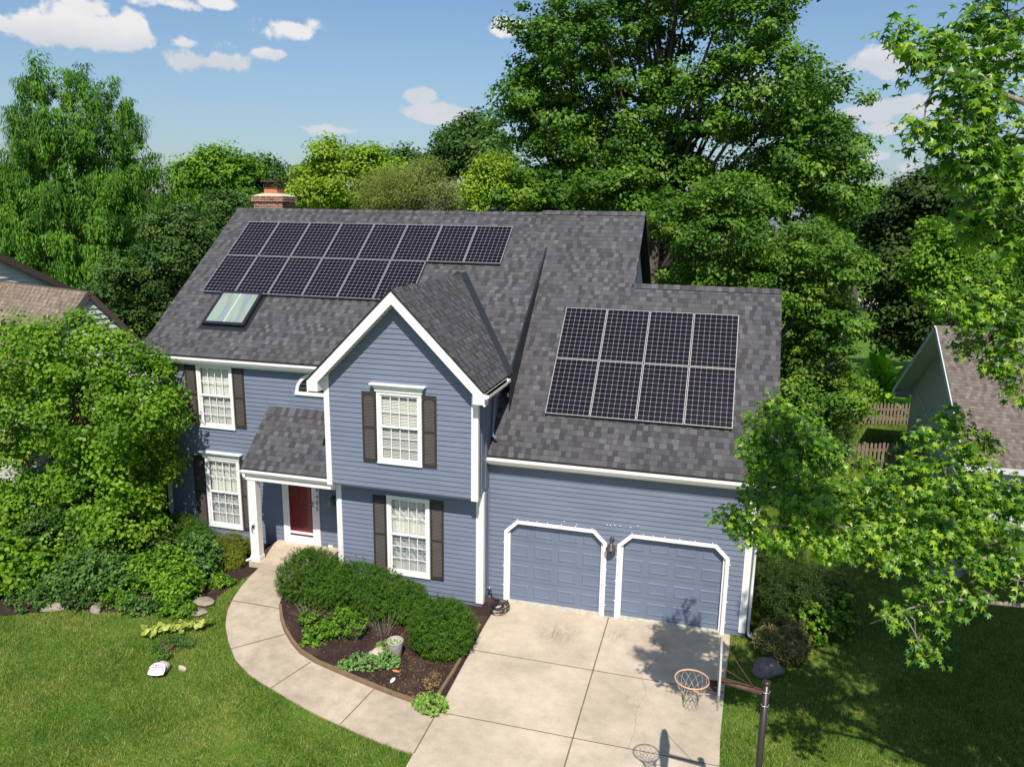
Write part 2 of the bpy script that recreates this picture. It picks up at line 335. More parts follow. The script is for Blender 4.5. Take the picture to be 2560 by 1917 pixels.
def brick_mat():
    mt, N, L = new_mat('red_brick'); uv = N.new('ShaderNodeTexCoord').outputs['UV']
    b = N.new('ShaderNodeTexBrick'); L.new(uv, b.inputs['Vector']); b.inputs['Scale'].default_value = 1.0
    b.inputs['Brick Width'].default_value = 0.21; b.inputs['Row Height'].default_value = 0.075; b.inputs['Mortar Size'].default_value = 0.007
    b.inputs['Color1'].default_value = (0.36, 0.16, 0.10, 1); b.inputs['Color2'].default_value = (0.16, 0.06, 0.05, 1); b.inputs['Mortar'].default_value = (0.42, 0.38, 0.32, 1)
    n = noise(N, L, objco(N), 9, 4); c = cmix(N, L, 1.0, b.outputs[0], ramp(N, L, n, [(0.3, (0.6, 0.6, 0.6)), (0.7, (1.3, 1.25, 1.1))]), 'MULTIPLY')
    p = principled(N, L, c, 0.9, 0.15, 0, b.outputs['Fac'], -0.5, 0.01); finish(N, L, p.outputs[0]); return mt
M['brick'] = brick_mat()
def cell_mat():
    """monocrystalline cells, 8 x 12: dark squares with clipped corners over a white sheet, fine busbars"""
    mt, N, L = new_mat('solar_cells'); uv = N.new('ShaderNodeTexCoord').outputs['UV']; sp = N.new('ShaderNodeSeparateXYZ'); L.new(uv, sp.inputs[0])
    def ab(sock, n):
        f = mnode(N, L, 'FRACT', mnode(N, L, 'MULTIPLY', sock, float(n))); return mnode(N, L, 'ABSOLUTE', mnode(N, L, 'SUBTRACT', f, 0.5))
    ax = ab(sp.outputs[0], 8); ay = ab(sp.outputs[1], 12)
    inx = mnode(N, L, 'LESS_THAN', ax, 0.480); iny = mnode(N, L, 'LESS_THAN', ay, 0.480)
    dia = mnode(N, L, 'LESS_THAN', mnode(N, L, 'ADD', ax, ay), 0.86)
    incell = mnode(N, L, 'MULTIPLY', mnode(N, L, 'MULTIPLY', inx, iny), dia)
    cb = N.new('ShaderNodeCombineXYZ'); L.new(mnode(N, L, 'FLOOR', mnode(N, L, 'MULTIPLY', sp.outputs[0], 8.0)), cb.inputs[0]); L.new(mnode(N, L, 'FLOOR', mnode(N, L, 'MULTIPLY', sp.outputs[1], 12.0)), cb.inputs[1])
    wn = N.new('ShaderNodeTexWhiteNoise'); wn.noise_dimensions = '2D'; L.new(cb.outputs[0], wn.inputs['Vector'])
    dark = ramp(N, L, wn.outputs['Value'], [(0, (0.004, 0.004, 0.010)), (1, (0.008, 0.0065, 0.015))])
    c = cmix(N, L, incell, (0.25, 0.235, 0.23), dark)
    p = principled(N, L, c, 0.35, 0.12)
    finish(N, L, p.outputs[0]); return mt
M['cells'] = cell_mat(); M['alu'] = paint('panel_frame_silver', (0.40, 0.385, 0.38), 0.4, 0.5, 0.05, metal=0.3)
def streaked_glass():
    mt, N, L = new_mat('streaked_skylight_glass'); uv = N.new('ShaderNodeTexCoord').outputs['UV']
    mp = N.new('ShaderNodeMapping'); mp.inputs['Scale'].default_value = (3.4, 0.5, 1); L.new(uv, mp.inputs[0])
    n = noise(N, L, mp.outputs[0], 1.3, 2, 0.4)
    c = ramp(N, L, n, [(0.30, (0.22, 0.32, 0.28)), (0.45, (0.26, 0.33, 0.27)), (0.52, (0.26, 0.25, 0.20)), (0.58, (0.17, 0.25, 0.31)), (0.68, (0.24, 0.33, 0.28))])  # faint streaks of green, tan and blue in the base colour
    p = principled(N, L, c, 0.12, 0.6); p.inputs['Coat Weight'].default_value = 0.4
    finish(N, L, p.outputs[0]); return mt
M['skyglass'] = streaked_glass()
def concrete_mat(name, base, stain=True):
    mt, N, L = new_mat(name); co = objco(N)
    n1 = noise(N, L, co, 0.7, 6, 0.6); n2 = noise(N, L, co, 45, 3, 0.7); n3 = noise(N, L, co, 4, 5, 0.6)
    c = ramp(N, L, n1, [(0.35, tuple(x*0.82 for x in base)), (0.62, tuple(x*1.08 for x in base))])
    c = cmix(N, L, 1.0, c, ramp(N, L, n2, [(0.25, (0.82, 0.82, 0.82)), (0.75, (1.14, 1.14, 1.14))]), 'MULTIPLY')
    c = cmix(N, L, 1.0, c, ramp(N, L, n3, [(0.34, (0.93, 0.92, 0.90) if stain else (0.87, 0.85, 0.83)), (0.58, (1.04, 1.04, 1.04))]), 'MULTIPLY')
    if stain:
        sx_ = N.new('ShaderNodeSeparateXYZ'); L.new(co, sx_.inputs[0]); cc = N.new('ShaderNodeCombineXYZ')
        L.new(mnode(N, L, 'FLOOR', mnode(N, L, 'DIVIDE', mnode(N, L, 'ADD', sx_.outputs[0], 3.063), 5.0)), cc.inputs[0]); L.new(mnode(N, L, 'FLOOR', mnode(N, L, 'DIVIDE', mnode(N, L, 'ADD', sx_.outputs[1], 0.05), 2.2)), cc.inputs[1])
        wn_ = N.new('ShaderNodeTexWhiteNoise'); wn_.noise_dimensions = '2D'; L.new(cc.outputs[0], wn_.inputs['Vector'])
        c = cmix(N, L, 1.0, c, ramp(N, L, wn_.outputs['Value'], [(0, (0.90, 0.89, 0.88)), (1, (1.04, 1.04, 1.04))]), 'MULTIPLY')
        mp = N.new('ShaderNodeMapping'); mp.inputs['Rotation'].default_value = (0, 0, -0.55); mp.inputs['Scale'].default_value = (9, 1.8, 1); L.new(co, mp.inputs[0])
        st = noise(N, L, mp.outputs[0], 1.6, 6, 0.8)
        tot = None
        for (x, y, r, k) in ((-4.07, -1.05, 0.62, 0.75), (-2.75, -0.75, 0.45, 0.5), (-2.0, -0.75, 0.5, 0.45), (-4.9, -2.6, 0.5, 0.22), (-2.2, -3.0, 0.45, 0.25)):
            vd = N.new('ShaderNodeVectorMath'); vd.operation = 'DISTANCE'; L.new(co, vd.inputs[0]); vd.inputs[1].default_value = (x, y, 0)
            q = mnode(N, L, 'MULTIPLY', mnode(N, L, 'SUBTRACT', 1.0, mnode(N, L, 'DIVIDE', vd.outputs['Value'], r), clamp=True), k*2.0)
            tot = q if tot is None else mnode(N, L, 'ADD', tot, q)
        f = mnode(N, L, 'MULTIPLY', mnode(N, L, 'MULTIPLY', mnode(N, L, 'SUBTRACT', st, 0.40, clamp=True), 3.2), tot, clamp=True)
        c = cmix(N, L, mnode(N, L, 'MULTIPLY', f, 0.75), c, (base[0]*0.34, base[1]*0.32, base[2]*0.32))
    p = principled(N, L, c, 0.9, 0.2, 0, n2, 0.25, 0.004); finish(N, L, p.outputs[0]); return mt
M['drive'] = concrete_mat('driveway_concrete', (0.55, 0.465, 0.36)); M['walk'] = concrete_mat('walkway_concrete', (0.48, 0.40, 0.305), False)
M['slab'] = concrete_mat('porch_concrete', (0.52, 0.43, 0.33), False); M['joint'] = paint('joint_dirt', (0.17, 0.13, 0.095), 0.95, 0.05, 0.3)
def lawn_mat(name, dark, mid, light, sc=1.0):
    mt, N, L = new_mat(name); co = objco(N)
    n1 = noise(N, L, co, 0.55*sc, 5, 0.6); n2 = noise(N, L, co, 5*sc, 5, 0.7); n3 = noise(N, L, co, 60, 3, 0.8)
    f = mnode(N, L, 'ADD', mnode(N, L, 'MULTIPLY', n1, 0.45), mnode(N, L, 'ADD', mnode(N, L, 'MULTIPLY', n2, 0.35), mnode(N, L, 'MULTIPLY', n3, 0.2)))
    c = ramp(N, L, f, [(0.32, dark), (0.5, mid), (0.68, light)])
    p = principled(N, L, c, 0.85, 0.15, 0, n3, 0.6, 0.02)
    finish(N, L, p.outputs[0]); return mt
M['lawn'] = lawn_mat('lawn_turf', (0.048, 0.105, 0.013), (0.090, 0.170, 0.020), (0.18, 0.21, 0.045))
def blade_mat():
    mt, N, L = new_mat('grass_blade'); at = N.new('ShaderNodeAttribute'); at.attribute_name = 'v'
    co = N.new('ShaderNodeNewGeometry').outputs['Position']; n1 = noise(N, L, co, 0.55, 5, 0.6); n2 = noise(N, L, co, 3.5, 3)
    f = mnode(N, L, 'ADD', mnode(N, L, 'MULTIPLY', at.outputs['Fac'], 0.35), mnode(N, L, 'ADD', mnode(N, L, 'MULTIPLY', n1, 0.4), mnode(N, L, 'MULTIPLY', n2, 0.25)))
    c = ramp(N, L, f, [(0.37, (0.050, 0.125, 0.013)), (0.47, (0.115, 0.230, 0.022)), (0.55, (0.215, 0.315, 0.038)), (0.64, (0.43, 0.41, 0.12))])
    p = principled(N, L, c, 0.6, 0.25); t = N.new('ShaderNodeBsdfTranslucent'); L.new(c, t.inputs[0])
    mx = N.new('ShaderNodeMixShader'); mx.inputs[0].default_value = 0.3; L.new(p.outputs[0], mx.inputs[1]); L.new(t.outputs[0], mx.inputs[2])
    finish(N, L, mx.outputs[0]); return mt
M['blade'] = blade_mat()
def mulch_mat():
    mt, N, L = new_mat('dark_bark_mulch'); co = objco(N); n = noise(N, L, co, 30, 6, 0.8); n1 = noise(N, L, co, 1.6, 4)
    c = ramp(N, L, n, [(0.3, (0.018, 0.010, 0.009)), (0.52, (0.055, 0.034, 0.030)), (0.66, (0.10, 0.068, 0.055)), (0.8, (0.22, 0.16, 0.11))])
    c = cmix(N, L, ramp(N, L, n1, [(0.5, (0, 0, 0)), (0.7, (0.6, 0.6, 0.6))]), c, (0.12, 0.085, 0.06))
    p = principled(N, L, c, 0.95, 0.1, 0, n, 1.0, 0.04); finish(N, L, p.outputs[0]); return mt
M['mulch'] = mulch_mat()
M['leaf_oak'] = leaf_mat('oak_leaf', (0.016, 0.052, 0.008), (0.042, 0.115, 0.016), (0.11, 0.21, 0.035), 0.25, 0.42, 0.45)
M['leaf_maple'] = leaf_mat('lower_oak_leaf', (0.020, 0.062, 0.010), (0.048, 0.120, 0.018), (0.12, 0.215, 0.04), 0.28, 0.42, 0.45)
M['leaf_cyp'] = leaf_mat('cypress_needle', (0.020, 0.068, 0.012), (0.045, 0.13, 0.020), (0.10, 0.22, 0.035), 0.3, 0.6)
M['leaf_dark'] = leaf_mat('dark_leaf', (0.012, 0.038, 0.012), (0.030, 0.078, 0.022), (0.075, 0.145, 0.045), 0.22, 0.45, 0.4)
M['leaf_lime'] = leaf_mat('lime_leaf', (0.06, 0.12, 0.015), (0.13, 0.23, 0.03), (0.23, 0.35, 0.06), 0.3)
M['leaf_olive'] = leaf_mat('olive_leaf', (0.045, 0.075, 0.022), (0.095, 0.135, 0.045), (0.18, 0.23, 0.09), 0.25)
M['leaf_shaded'] = leaf_mat('shade_darkened_leaf', (0.008, 0.022, 0.008), (0.018, 0.045, 0.014), (0.05, 0.085, 0.025), 0.15)  # leaf green darkened to stand in for deep shade
M['leaf_red'] = leaf_mat('redbud_leaf', (0.030, 0.090, 0.010), (0.075, 0.170, 0.018), (0.16, 0.28, 0.045), 0.36, 0.4, 0.35)
M['pod'] = leaf_mat('seed_pod', (0.16, 0.19, 0.05), (0.27, 0.29, 0.09), (0.40, 0.38, 0.15), 0.3)
M['leaf_gum'] = leaf_mat('star_leaf', (0.022, 0.080, 0.010), (0.065, 0.165, 0.018), (0.19, 0.31, 0.035), 0.38, 0.30, 0.8)
M['leaf_yew'] = leaf_mat('yew_needle', (0.012, 0.042, 0.007), (0.030, 0.085, 0.012), (0.085, 0.165, 0.024), 0.2, 0.5, 0.35)
M['leaf_yewgold'] = leaf_mat('golden_yew_needle', (0.035, 0.065, 0.010), (0.085, 0.12, 0.018), (0.20, 0.20, 0.03), 0.2)
M['leaf_shrub'] = leaf_mat('shrub_leaf', (0.030, 0.085, 0.012), (0.070, 0.17, 0.020), (0.15, 0.28, 0.045), 0.3)
M['leaf_blue'] = leaf_mat('blue_green_leaf', (0.020, 0.060, 0.022), (0.045, 0.115, 0.040), (0.10, 0.19, 0.07), 0.25)
M['leaf_hosta'] = leaf_mat('chartreuse_leaf', (0.17, 0.23, 0.08), (0.27, 0.33, 0.13), (0.38, 0.43, 0.24), 0.3)
M['leaf_sedum'] = leaf_mat('sedum_leaf', (0.06, 0.15, 0.07), (0.115, 0.235, 0.12), (0.20, 0.33, 0.18), 0.2)
M['leaf_sedumlime'] = leaf_mat('lime_sedum_leaf', (0.07, 0.155, 0.05), (0.135, 0.25, 0.09), (0.23, 0.34, 0.15), 0.2)
M['leaf_banana'] = leaf_mat('banana_leaf', (0.07, 0.20, 0.015), (0.14, 0.32, 0.025), (0.26, 0.45, 0.06), 0.4, 0.35, 0.45)
M['leaf_lav'] = leaf_mat('grey_green_stem', (0.05, 0.065, 0.04), (0.10, 0.115, 0.065), (0.24, 0.20, 0.13), 0.15)
M['leaf_dry'] = leaf_mat('dry_stem', (0.14, 0.10, 0.07), (0.27, 0.20, 0.14), (0.45, 0.36, 0.24), 0.15)

# ------------------------------------------------------------------ terrain
def sm(t): t = np.clip(t, 0, 1); return t*t*(3-2*t)
def G(x, y=0): return 0.25*sm((-7.0-np.asarray(x, float))/4.5)
def g1(x, y=0): return float(G(x))
def ground():
    xs = np.concatenate([np.linspace(-500, -30, 12), np.arange(-28, 10, 0.5), np.linspace(12, 500, 12)])
    ys = np.concatenate([np.linspace(-80, -20, 6), np.arange(-18, 12, 1.0), np.linspace(14, 700, 20)])
    X, Y = np.meshgrid(xs, ys); Z = G(X)-0.035; V = np.stack([X, Y, Z], -1).reshape(-1, 3); nx = len(xs)
    I = np.arange(len(ys)-1)[:, None]*nx+np.arange(nx-1)[None]; I = I.ravel()
    o = np_mesh('ground', V, np.stack([I, I+1, I+nx+1, I+nx], -1), M['lawn']); tag(o, kind='structure')
ground()
WALK_OUT = [(-12.02, -0.60), (-12.0, -0.75), (-11.95, -1.1), (-11.86, -1.57), (-11.68, -2.18), (-11.45, -2.73), (-11.12, -3.27), (-10.67, -3.8), (-10.15, -4.3), (-9.64, -4.6), (-9.28, -4.74), (-8.99, -4.82), (-8.31, -5.03), (-7.85, -5.16), (-7.25, -5.3), (-6.73, -5.44), (-6.23, -5.55), (-5.9, -5.6), (-5.655, -5.62)]
WALK_IN = [(-10.75, -0.60), (-10.75, -0.75), (-10.72, -1.3), (-10.62, -1.8), (-10.46, -2.19), (-10.14, -2.65), (-9.84, -3.0), (-9.45, -3.35), (-9.07, -3.62), (-8.59, -3.8), (-8.12, -3.9), (-7.58, -4.02), (-7.11, -4.14), (-6.61, -4.26), (-6.16, -4.35), (-5.655, -4.42)]
def resample(P, n):
    P = np.array(P); d = np.r_[0, np.cumsum(np.hypot(*np.diff(P, axis=0).T))]; t = np.linspace(0, d[-1], n)
    return np.stack([np.interp(t, d, P[:, 0]), np.interp(t, d, P[:, 1])], -1)
def walkway():
    A = resample(WALK_OUT, 60); B = resample(WALK_IN, 60); b = MB()
    for i in range(59):
        q = [A[i], A[i+1], B[i+1], B[i]]
        b.face([(p[0], p[1], g1(p[0])) for p in q]); 
        b.face([(A[i][0], A[i][1], g1(A[i][0])-.12), (A[i+1][0], A[i+1][1], g1(A[i+1][0])-.12), (A[i+1][0], A[i+1][1], g1(A[i+1][0])), (A[i][0], A[i][1], g1(A[i][0]))])
    tag(b.build('walkway', M['walk']), kind='structure')
    j = MB()
    for (p, q) in (((-11.66, -2.31), (-10.40, -2.25)), ((-10.45, -4.02), (-9.72, -3.10)), ((-8.99, -4.82), (-8.72, -3.77)), ((-7.25, -5.30), (-7.12, -4.14))):
        P = [Vector((p[0]+(q[0]-p[0])*t, p[1]+(q[1]-p[1])*t, 0)) for t in np.linspace(0, 1, 7)]
        for a, c in zip(P, P[1:]):
            n = Vector((-(c-a).y, (c-a).x, 0)).normalized()*0.011
            j.face([(k.x, k.y, g1(k.x)+.004) for k in (a-n, c-n, c+n, a+n)])
    tag(j.build('walkway_joints', M['joint']), kind='structure')
walkway()
def driveway():
    b = MB(); x0 = -5.65; Lx = [(-5.76, 0.3), (-5.76, -0.9), (-5.72, -3.1), (-5.66, -4.3), (-5.65, -17)]
    Rx = [(-0.30, 0.3), (-0.33, -0.5), (-0.42, -2), (-0.50, -3.7), (-0.60, -17)]
    A = resample(Lx, 70); B = [(np.interp(-a[1], [-.3, .5, 2, 3.7, 17], [-.30, -.33, -.42, -.50, -.60]), a[1]) for a in A]
    for i in range(69):
        q = [A[i], A[i+1], B[i+1], B[i]]; b.face([(p[0], p[1], 0.002) for p in q][::-1])
        b.face([(B[i][0], B[i][1], -.1), (B[i][0], B[i][1], .002), (B[i+1][0], B[i+1][1], .002), (B[i+1][0], B[i+1][1], -.1)])
    tag(b.build('driveway', M['drive']), kind='structure')
    j = MB(); Z = 0.006
    def line(p, q, w=0.012):
        p = Vector((*p, Z)); q = Vector((*q, Z)); n = Vector((-(q-p).y, (q-p).x, 0)).normalized()*w; j.face([p-n, q-n, q+n, p+n])
    line((-3.063, -0.05), (-3.063, -16), 0.013)
    for y in (-2.264, -4.446, -6.7, -9, -11.3): line((-5.7, y), (-0.45, y), 0.010)
    line((-5.67, -4.3), (-5.655, -5.62), 0.012)
    tag(j.build('driveway_joints', M['joint']), kind='structure')
    c = MB(); pts = [(-1.71, -0.69), (-1.74, -1.23), (-1.88, -1.62), (-2.08, -2.22), (-1.92, -2.74), (-2.03, -3.19), (-2.04, -3.53), (-2.01, -4.0), (-2.1, -4.6)]
    rr = random.Random(3); prev = None
    for k in range(len(pts)-1):
        for t in np.linspace(0, 1, 9)[:-1]:
            x = pts[k][0]*(1-t)+pts[k+1][0]*t+rr.uniform(-.018, .018); y = pts[k][1]*(1-t)+pts[k+1][1]*t; w = rr.uniform(.0012, .0035)
            if prev: c.face([(prev[0]-prev[2], prev[1], .0065), (x-w, y, .0065), (x+w, y, .0065), (prev[0]+prev[2], prev[1], .0065)])
            prev = (x, y, w)
    tag(c.build('driveway_crack', M['joint']), kind='structure')
driveway()
BED_R = [tuple(p) for p in resample(WALK_IN, 30)]+[(-5.69, -3.1), (-5.74, -1.29), (-5.73, 0.0), (-6.0, 0.0), (-9.8, -0.45), (-9.8, 0.8), (-10.7, 0.8)]
BED_L = [(-12.0, -0.75), (-12.1, -1.6), (-12.05, -2.64), (-12.41, -3.1), (-13.58, -3.46), (-15.01, -3.75), (-16.2, -4.4), (-19.5, -5.0), (-19.8, 3.0), (-15.8, 3.0), (-15.8, 0.8), (-12.3, 0.8)]
def sheet(name, poly, mat, dz, kind='structure'):
    import bmesh
    bm = bmesh.new(); vs = [bm.verts.new((p[0], p[1], 0)) for p in poly]; f = bm.faces.new(vs)
    if f.normal.z < 0: f.normal_flip()
    bmesh.ops.triangulate(bm, faces=bm.faces[:])
    bmesh.ops.subdivide_edges(bm, edges=bm.edges[:], cuts=3, use_grid_fill=True)
    for v in bm.verts: v.co.z = g1(v.co.x)+dz
    bmesh.ops.recalc_face_normals(bm, faces=bm.faces[:])
    me = bpy.data.meshes.new(name); bm.to_mesh(me); bm.free(); me.materials.append(mat)
    for p in me.polygons:
        if p.normal.z < 0: p.flip()
    o = bpy.data.objects.new(name, me); COL.objects.link(o); tag(o, kind=kind); return o
sheet('mulch_bed', BED_R, M['mulch'], 0.028); sheet('mulch_bed', BED_L, M['mulch'], -0.02)
sheet('road', [(9, 70), (16, 70), (19, 84), (11, 84)], M['drive'], 0.0)

def in_poly(x, y, poly):
    p = np.array(poly); ins = np.zeros(len(x), bool); j = len(p)-1
    for i in range(len(p)):
        c = ((p[i, 1] > y) != (p[j, 1] > y)) & (x < (p[j, 0]-p[i, 0])*(y-p[i, 1])/(p[j, 1]-p[i, 1]+1e-12)+p[i, 0]); ins ^= c; j = i
    return ins
# ------------------------------------------------------------------ foliage tools
def unit(a): return a/np.maximum(np.linalg.norm(a, axis=-1, keepdims=True), 1e-9)
LEAF = {
 'rhomb': np.array([(0, -.5), (.32, 0), (0, .5), (-.32, 0)]),
 'slim': np.array([(0, -.5), (.13, 0), (0, .5), (-.13, 0)]),
 'needle': np.array([(-.07, -.5), (.07, -.5), (.05, .5), (-.05, .5)]),
 'heart': np.array([(0, -.45), (.36, -.32), (.46, .02), (.2, .34), (0, .52), (-.2, .34), (-.46, .02), (-.36, -.32)]),
 'star': np.array([(0, -.30), (.16, -.16), (.50, -.20), (.24, .06), (.36, .42), (.11, .22), (0, .62), (-.11, .22), (-.36, .42), (-.24, .06), (-.50, -.20), (-.16, -.16)]),
}
def leaf_mesh(P, Nrm, size, kind, rng, axis=None, fold=0.0):
    """one polygon per leaf: P centres, Nrm normals, size lengths"""
    n = len(P); Nrm = unit(Nrm)
    if axis is None: axis = rng.normal(size=(n, 3))
    T = unit(axis-Nrm*np.sum(axis*Nrm, -1, keepdims=True)); B = np.cross(Nrm, T); S = LEAF[kind]; k = len(S)
    s = np.asarray(size).reshape(-1, 1, 1) if np.ndim(size) else size
    V = P[:, None]+s*(B[:, None]*S[None, :, 0, None]+T[:, None]*S[None, :, 1, None])
    if fold: V = V-s*fold*Nrm[:, None]*(np.abs(S[None, :, 0, None])+0.6*np.maximum(S[None, :, 1, None], 0)**2)
    return V.reshape(-1, 3), np.arange(n*k).reshape(n, k)
def sublobes(rng, lobes, k=6):
    out = []
    for l in np.array(lobes, float):
        out.append(np.r_[l[:3], l[3:]*.62])
        for d in unit(rng.normal(size=(k, 3))+[0, 0, .25]): q = rng.uniform(.34, .52); out.append(np.r_[l[:3]+d*l[3:]*(1.02-q), np.full(3, l[3:].mean()*q)*[1.1, 1.1, .85]])
    return np.array(out)
def clump_points(rng, lobes, n, inner=0.25, jit=0.12):
    L = np.array(lobes, float); area = (L[:, 3]*L[:, 5]+L[:, 4]*L[:, 5]+L[:, 3]*L[:, 4]); idx = rng.choice(len(L), n*3, p=area/area.sum())
    d = unit(rng.normal(size=(n*3, 3))); r = np.where(rng.random(n*3) < inner, rng.uniform(.35, .8, n*3), rng.uniform(.82, 1.0, n*3))
    P = L[idx, :3]+d*L[idx, 3:]*r[:, None]*(1+jit*rng.normal(size=(n*3, 1)))
    keep = np.ones(len(P), bool)
    q = np.min(np.linalg.norm((P[:, None]-L[None, :, :3])/L[None, :, 3:], axis=-1), 1)
    keep &= (q > 0.62) | (rng.random(len(P)) < 0.25)
    P = P[keep][:n]; idx = idx[keep][:n]
    return P, unit((P-L[idx, :3])/L[idx, 3:])
def limbs(b, rng, base, top, pts, r0, n=26, r1=0.03):
    """tapered trunk from base to top with limbs reaching into the crown"""
    base = np.array(base, float); top = np.array(top, float); K = 9; tr = []
    for i in range(K):
        t = i/(K-1); tr.append(base*(1-t)+top*t+np.array([rng.normal()*.12, rng.normal()*.12, 0])*(0 < i < K)*(top[2]-base[2])*.06)
    b.tube(tr, [r0*(1-.8*(i/(K-1)))*(1.25 if i == 0 else 1) for i in range(K)], 9)
    if len(pts) == 0: return
    for p in pts[rng.choice(len(pts), min(n, len(pts)), replace=False)]:
        h = np.clip((p[2]-base[2])/(top[2]-base[2])*.75-.12, .18, .93); a = base*(1-h)+top*h; mid = a*.45+p*.55+np.array([0, 0, -.06*np.linalg.norm(p-a)])
        pr = r0*(1-.8*h)*.45; c = [a, a*.6+mid*.4+np.array([0, 0, .0]), mid, mid*.4+p*.6, p]
        b.tube(c, [pr, pr*.8, pr*.6, pr*.4, r1*.5], 6)
def make_tree(name, label, cat, lobes, base, mat, bark, seed, nclump, nleaf, lsize, cr, kind='rhomb', r0=.3, nl=24, group=None, droop=0, top=None, inner=.25, up=.75, flat=.55):
    rng = np.random.default_rng(seed); La = np.array(lobes)
    if base is None: w_ = La[:, 3]*La[:, 5]; base = (float((La[:, 0]*w_).sum()/w_.sum()), float((La[:, 1]*w_).sum()/w_.sum()), 0.0)
    root = empty(name, base, label, cat, group); full = lobes
    if not droop and kind != 'heart': lobes = sublobes(rng, lobes)
    P, D = clump_points(rng, lobes, nclump, inner, .06)
    n = len(P)*nleaf; ci = np.repeat(np.arange(len(P)), nleaf); crr = cr*rng.uniform(.6, 1.35, len(P))[ci]
    tone = rng.uniform(0, 1, len(P))
    if droop:
        # hanging sprays: strands arc out of the clump and fall
        # each clump is a plume: a rounded shoulder that tapers into hanging tips
        a = rng.uniform(0, 2*np.pi, n); t = rng.random(n); rr_ = crr*(.75*np.sqrt(np.clip(1-t, 0.02, 1))**.8)*np.sqrt(rng.uniform(.25, 1, n))*(.75+.25*np.cos(a*5+ci))
        off = np.stack([np.cos(a)*rr_, np.sin(a)*rr_, crr*(.45-droop*t**1.15)-.35*rr_], -1)
        Q = P[ci]+off+D[ci]*crr[:, None]*.25; ax = np.stack([np.cos(a)*.3, np.sin(a)*.3, -np.ones(n)], -1)+rng.normal(size=(n, 3))*.22
        Nn = np.stack([np.cos(a), np.sin(a), np.zeros(n)], -1)*.8+D[ci]*.5+np.array([0, -.1, .45])+rng.normal(size=(n, 3))*.3
    else:
        off = rng.normal(size=(n, 3)); off = unit(off)*(rng.random((n, 1))**.45)*crr[:, None]; off[:, 2] *= flat
        Q = P[ci]+off; ax = None
        Nn = D[ci]*.35+unit(off)*.45+np.array([0, -.15, up])+rng.normal(size=(n, 3))*.45
    V, F = leaf_mesh(Q, Nn, lsize*rng.uniform(.65, 1.3, n), kind, rng, ax)
    v = np.clip(.55*tone[ci]+.45*rng.random(n), 0, 1)
    np_mesh('crown', V, F, mat, root, v)
    b = MB(); L = np.array(lobes); tp = top if top is not None else (base[0], base[1], base[2]+.82*((L[:, 2]+L[:, 5]).max()-base[2]))
    limbs(b, rng, (base[0], base[1], base[2]-.2), tp, P, r0, nl); b.build('trunk', bark, root)
    return root

# ------------------------------------------------------------------ the blue house
YL = 0.75; XL = -15.76
house = empty('house', (-8.0, 0.75, 0), 'blue two storey house with dark shingle roofs, white trim and a double garage', 'house')
def siding_front(name, y, z0, z1, xl, xr, openings=(), mat='blue', exp=0.118, skip_top=0, parent=house, out=0.019, back=True):
    """lap boards facing -Y; xl, xr are functions of z; openings are polygons given as functions z -> (x0, x1) or None"""
    b = MB(); z = z0
    while z < z1-1e-4:
        zt = min(z+exp, z1); zm = (z+zt)/2
        def spans(zz):
            S = [(xl(zz), xr(zz))]
            for o in openings:
                r = o(zm)
                if not r: continue
                T = []
                for s in S:
                    if r[1] <= s[0] or r[0] >= s[1]: T.append(s); continue
                    if r[0] > s[0]: T.append((s[0], r[0]))
                    if r[1] < s[1]: T.append((r[1], s[1]))
                S = T
            return S
        A = spans(z); B = spans(zt)
        if len(A) == len(B):
            for a, c in zip(A, B):
                if a[1]-a[0] < 0.005: continue
                b.face([(a[0], y-out, z), (a[1], y-out, z), (max(c[1], c[0]), y-.001, zt), (c[0], y-.001, zt)])
                b.face([(a[0], y, z), (a[1], y, z), (a[1], y-out, z), (a[0], y-out, z)])
        z = zt
    return b.build(name, M[mat], parent)
def rect_open(x0, x1, z0, z1): return lambda z: (x0, x1) if z0 < z < z1 else None
WIN = [  # name, x0, x1, z0, z1, y, header, kind
 ('ul', -14.52, -13.42, 3.42, 5.175, YL, False, 'plain'), ('ll', -14.46, -13.375, 0.55, 2.565, YL, True, 'lace'),
 ('box', -8.44, -7.345, 3.55, 5.255, -0.932, True, 'blind'), ('low', -8.45, -7.35, 0.575, 2.605, -0.494, False, 'lace')]
wl = siding_front('wall', YL, 0.12, 5.32, lambda z: XL+.03, lambda z: -9.77,
    [rect_open(w[1]+.03, w[2]-.03, w[3]+.03, w[4]-.03) for w in WIN[:2]]+[rect_open(-12.05, -11.0, 0.36, 2.4)])
wl['label'] = 'recessed left wall behind the porch'
def fan_half(z):
    if not 4.68 < z < 5.05: return None
    h = math.sqrt(max(0, 1-((z-4.66)/.42)**2))*.60; return (-10.95-h, -10.95+h)
GX = -7.902; GZ = 7.605; GE = 5.484; GH = 2.127
def gl(z): return -9.776+.02 if z <= 5.60 else GX-(GZ-.10-z)/.997
def gr_(z): return -6.034-.02 if z <= 5.60 else GX+(GZ-.10-z)/.997
def gl2(z): return max(-9.756, GX-max(GZ-.12-z, 0)/.997)
def gr2(z): return min(-6.054, GX+max(GZ-.12-z, 0)/.997)
siding_front('wall', -0.932, 2.93, 7.46, gl2, gr2, [rect_open(-8.41, -7.375, 3.58, 5.225)])['label'] = 'gabled upper wall that overhangs the ground floor'
siding_front('wall', -0.494, 0.14, 2.88, lambda z: -9.77, lambda z: -6.054, [rect_open(-8.42, -7.38, .605, 2.575)])['label'] = 'ground floor wall under the overhang'
DG = [(-5.644, -3.182), (-2.944, -0.454)]
def garage_open(x0, x1):
    def f(z):
        if z > 2.10: return None
        c = max(0, z-1.86)*1.02+.05 if z > 1.81 else .05
        return (x0+c, x1-c)
    return f
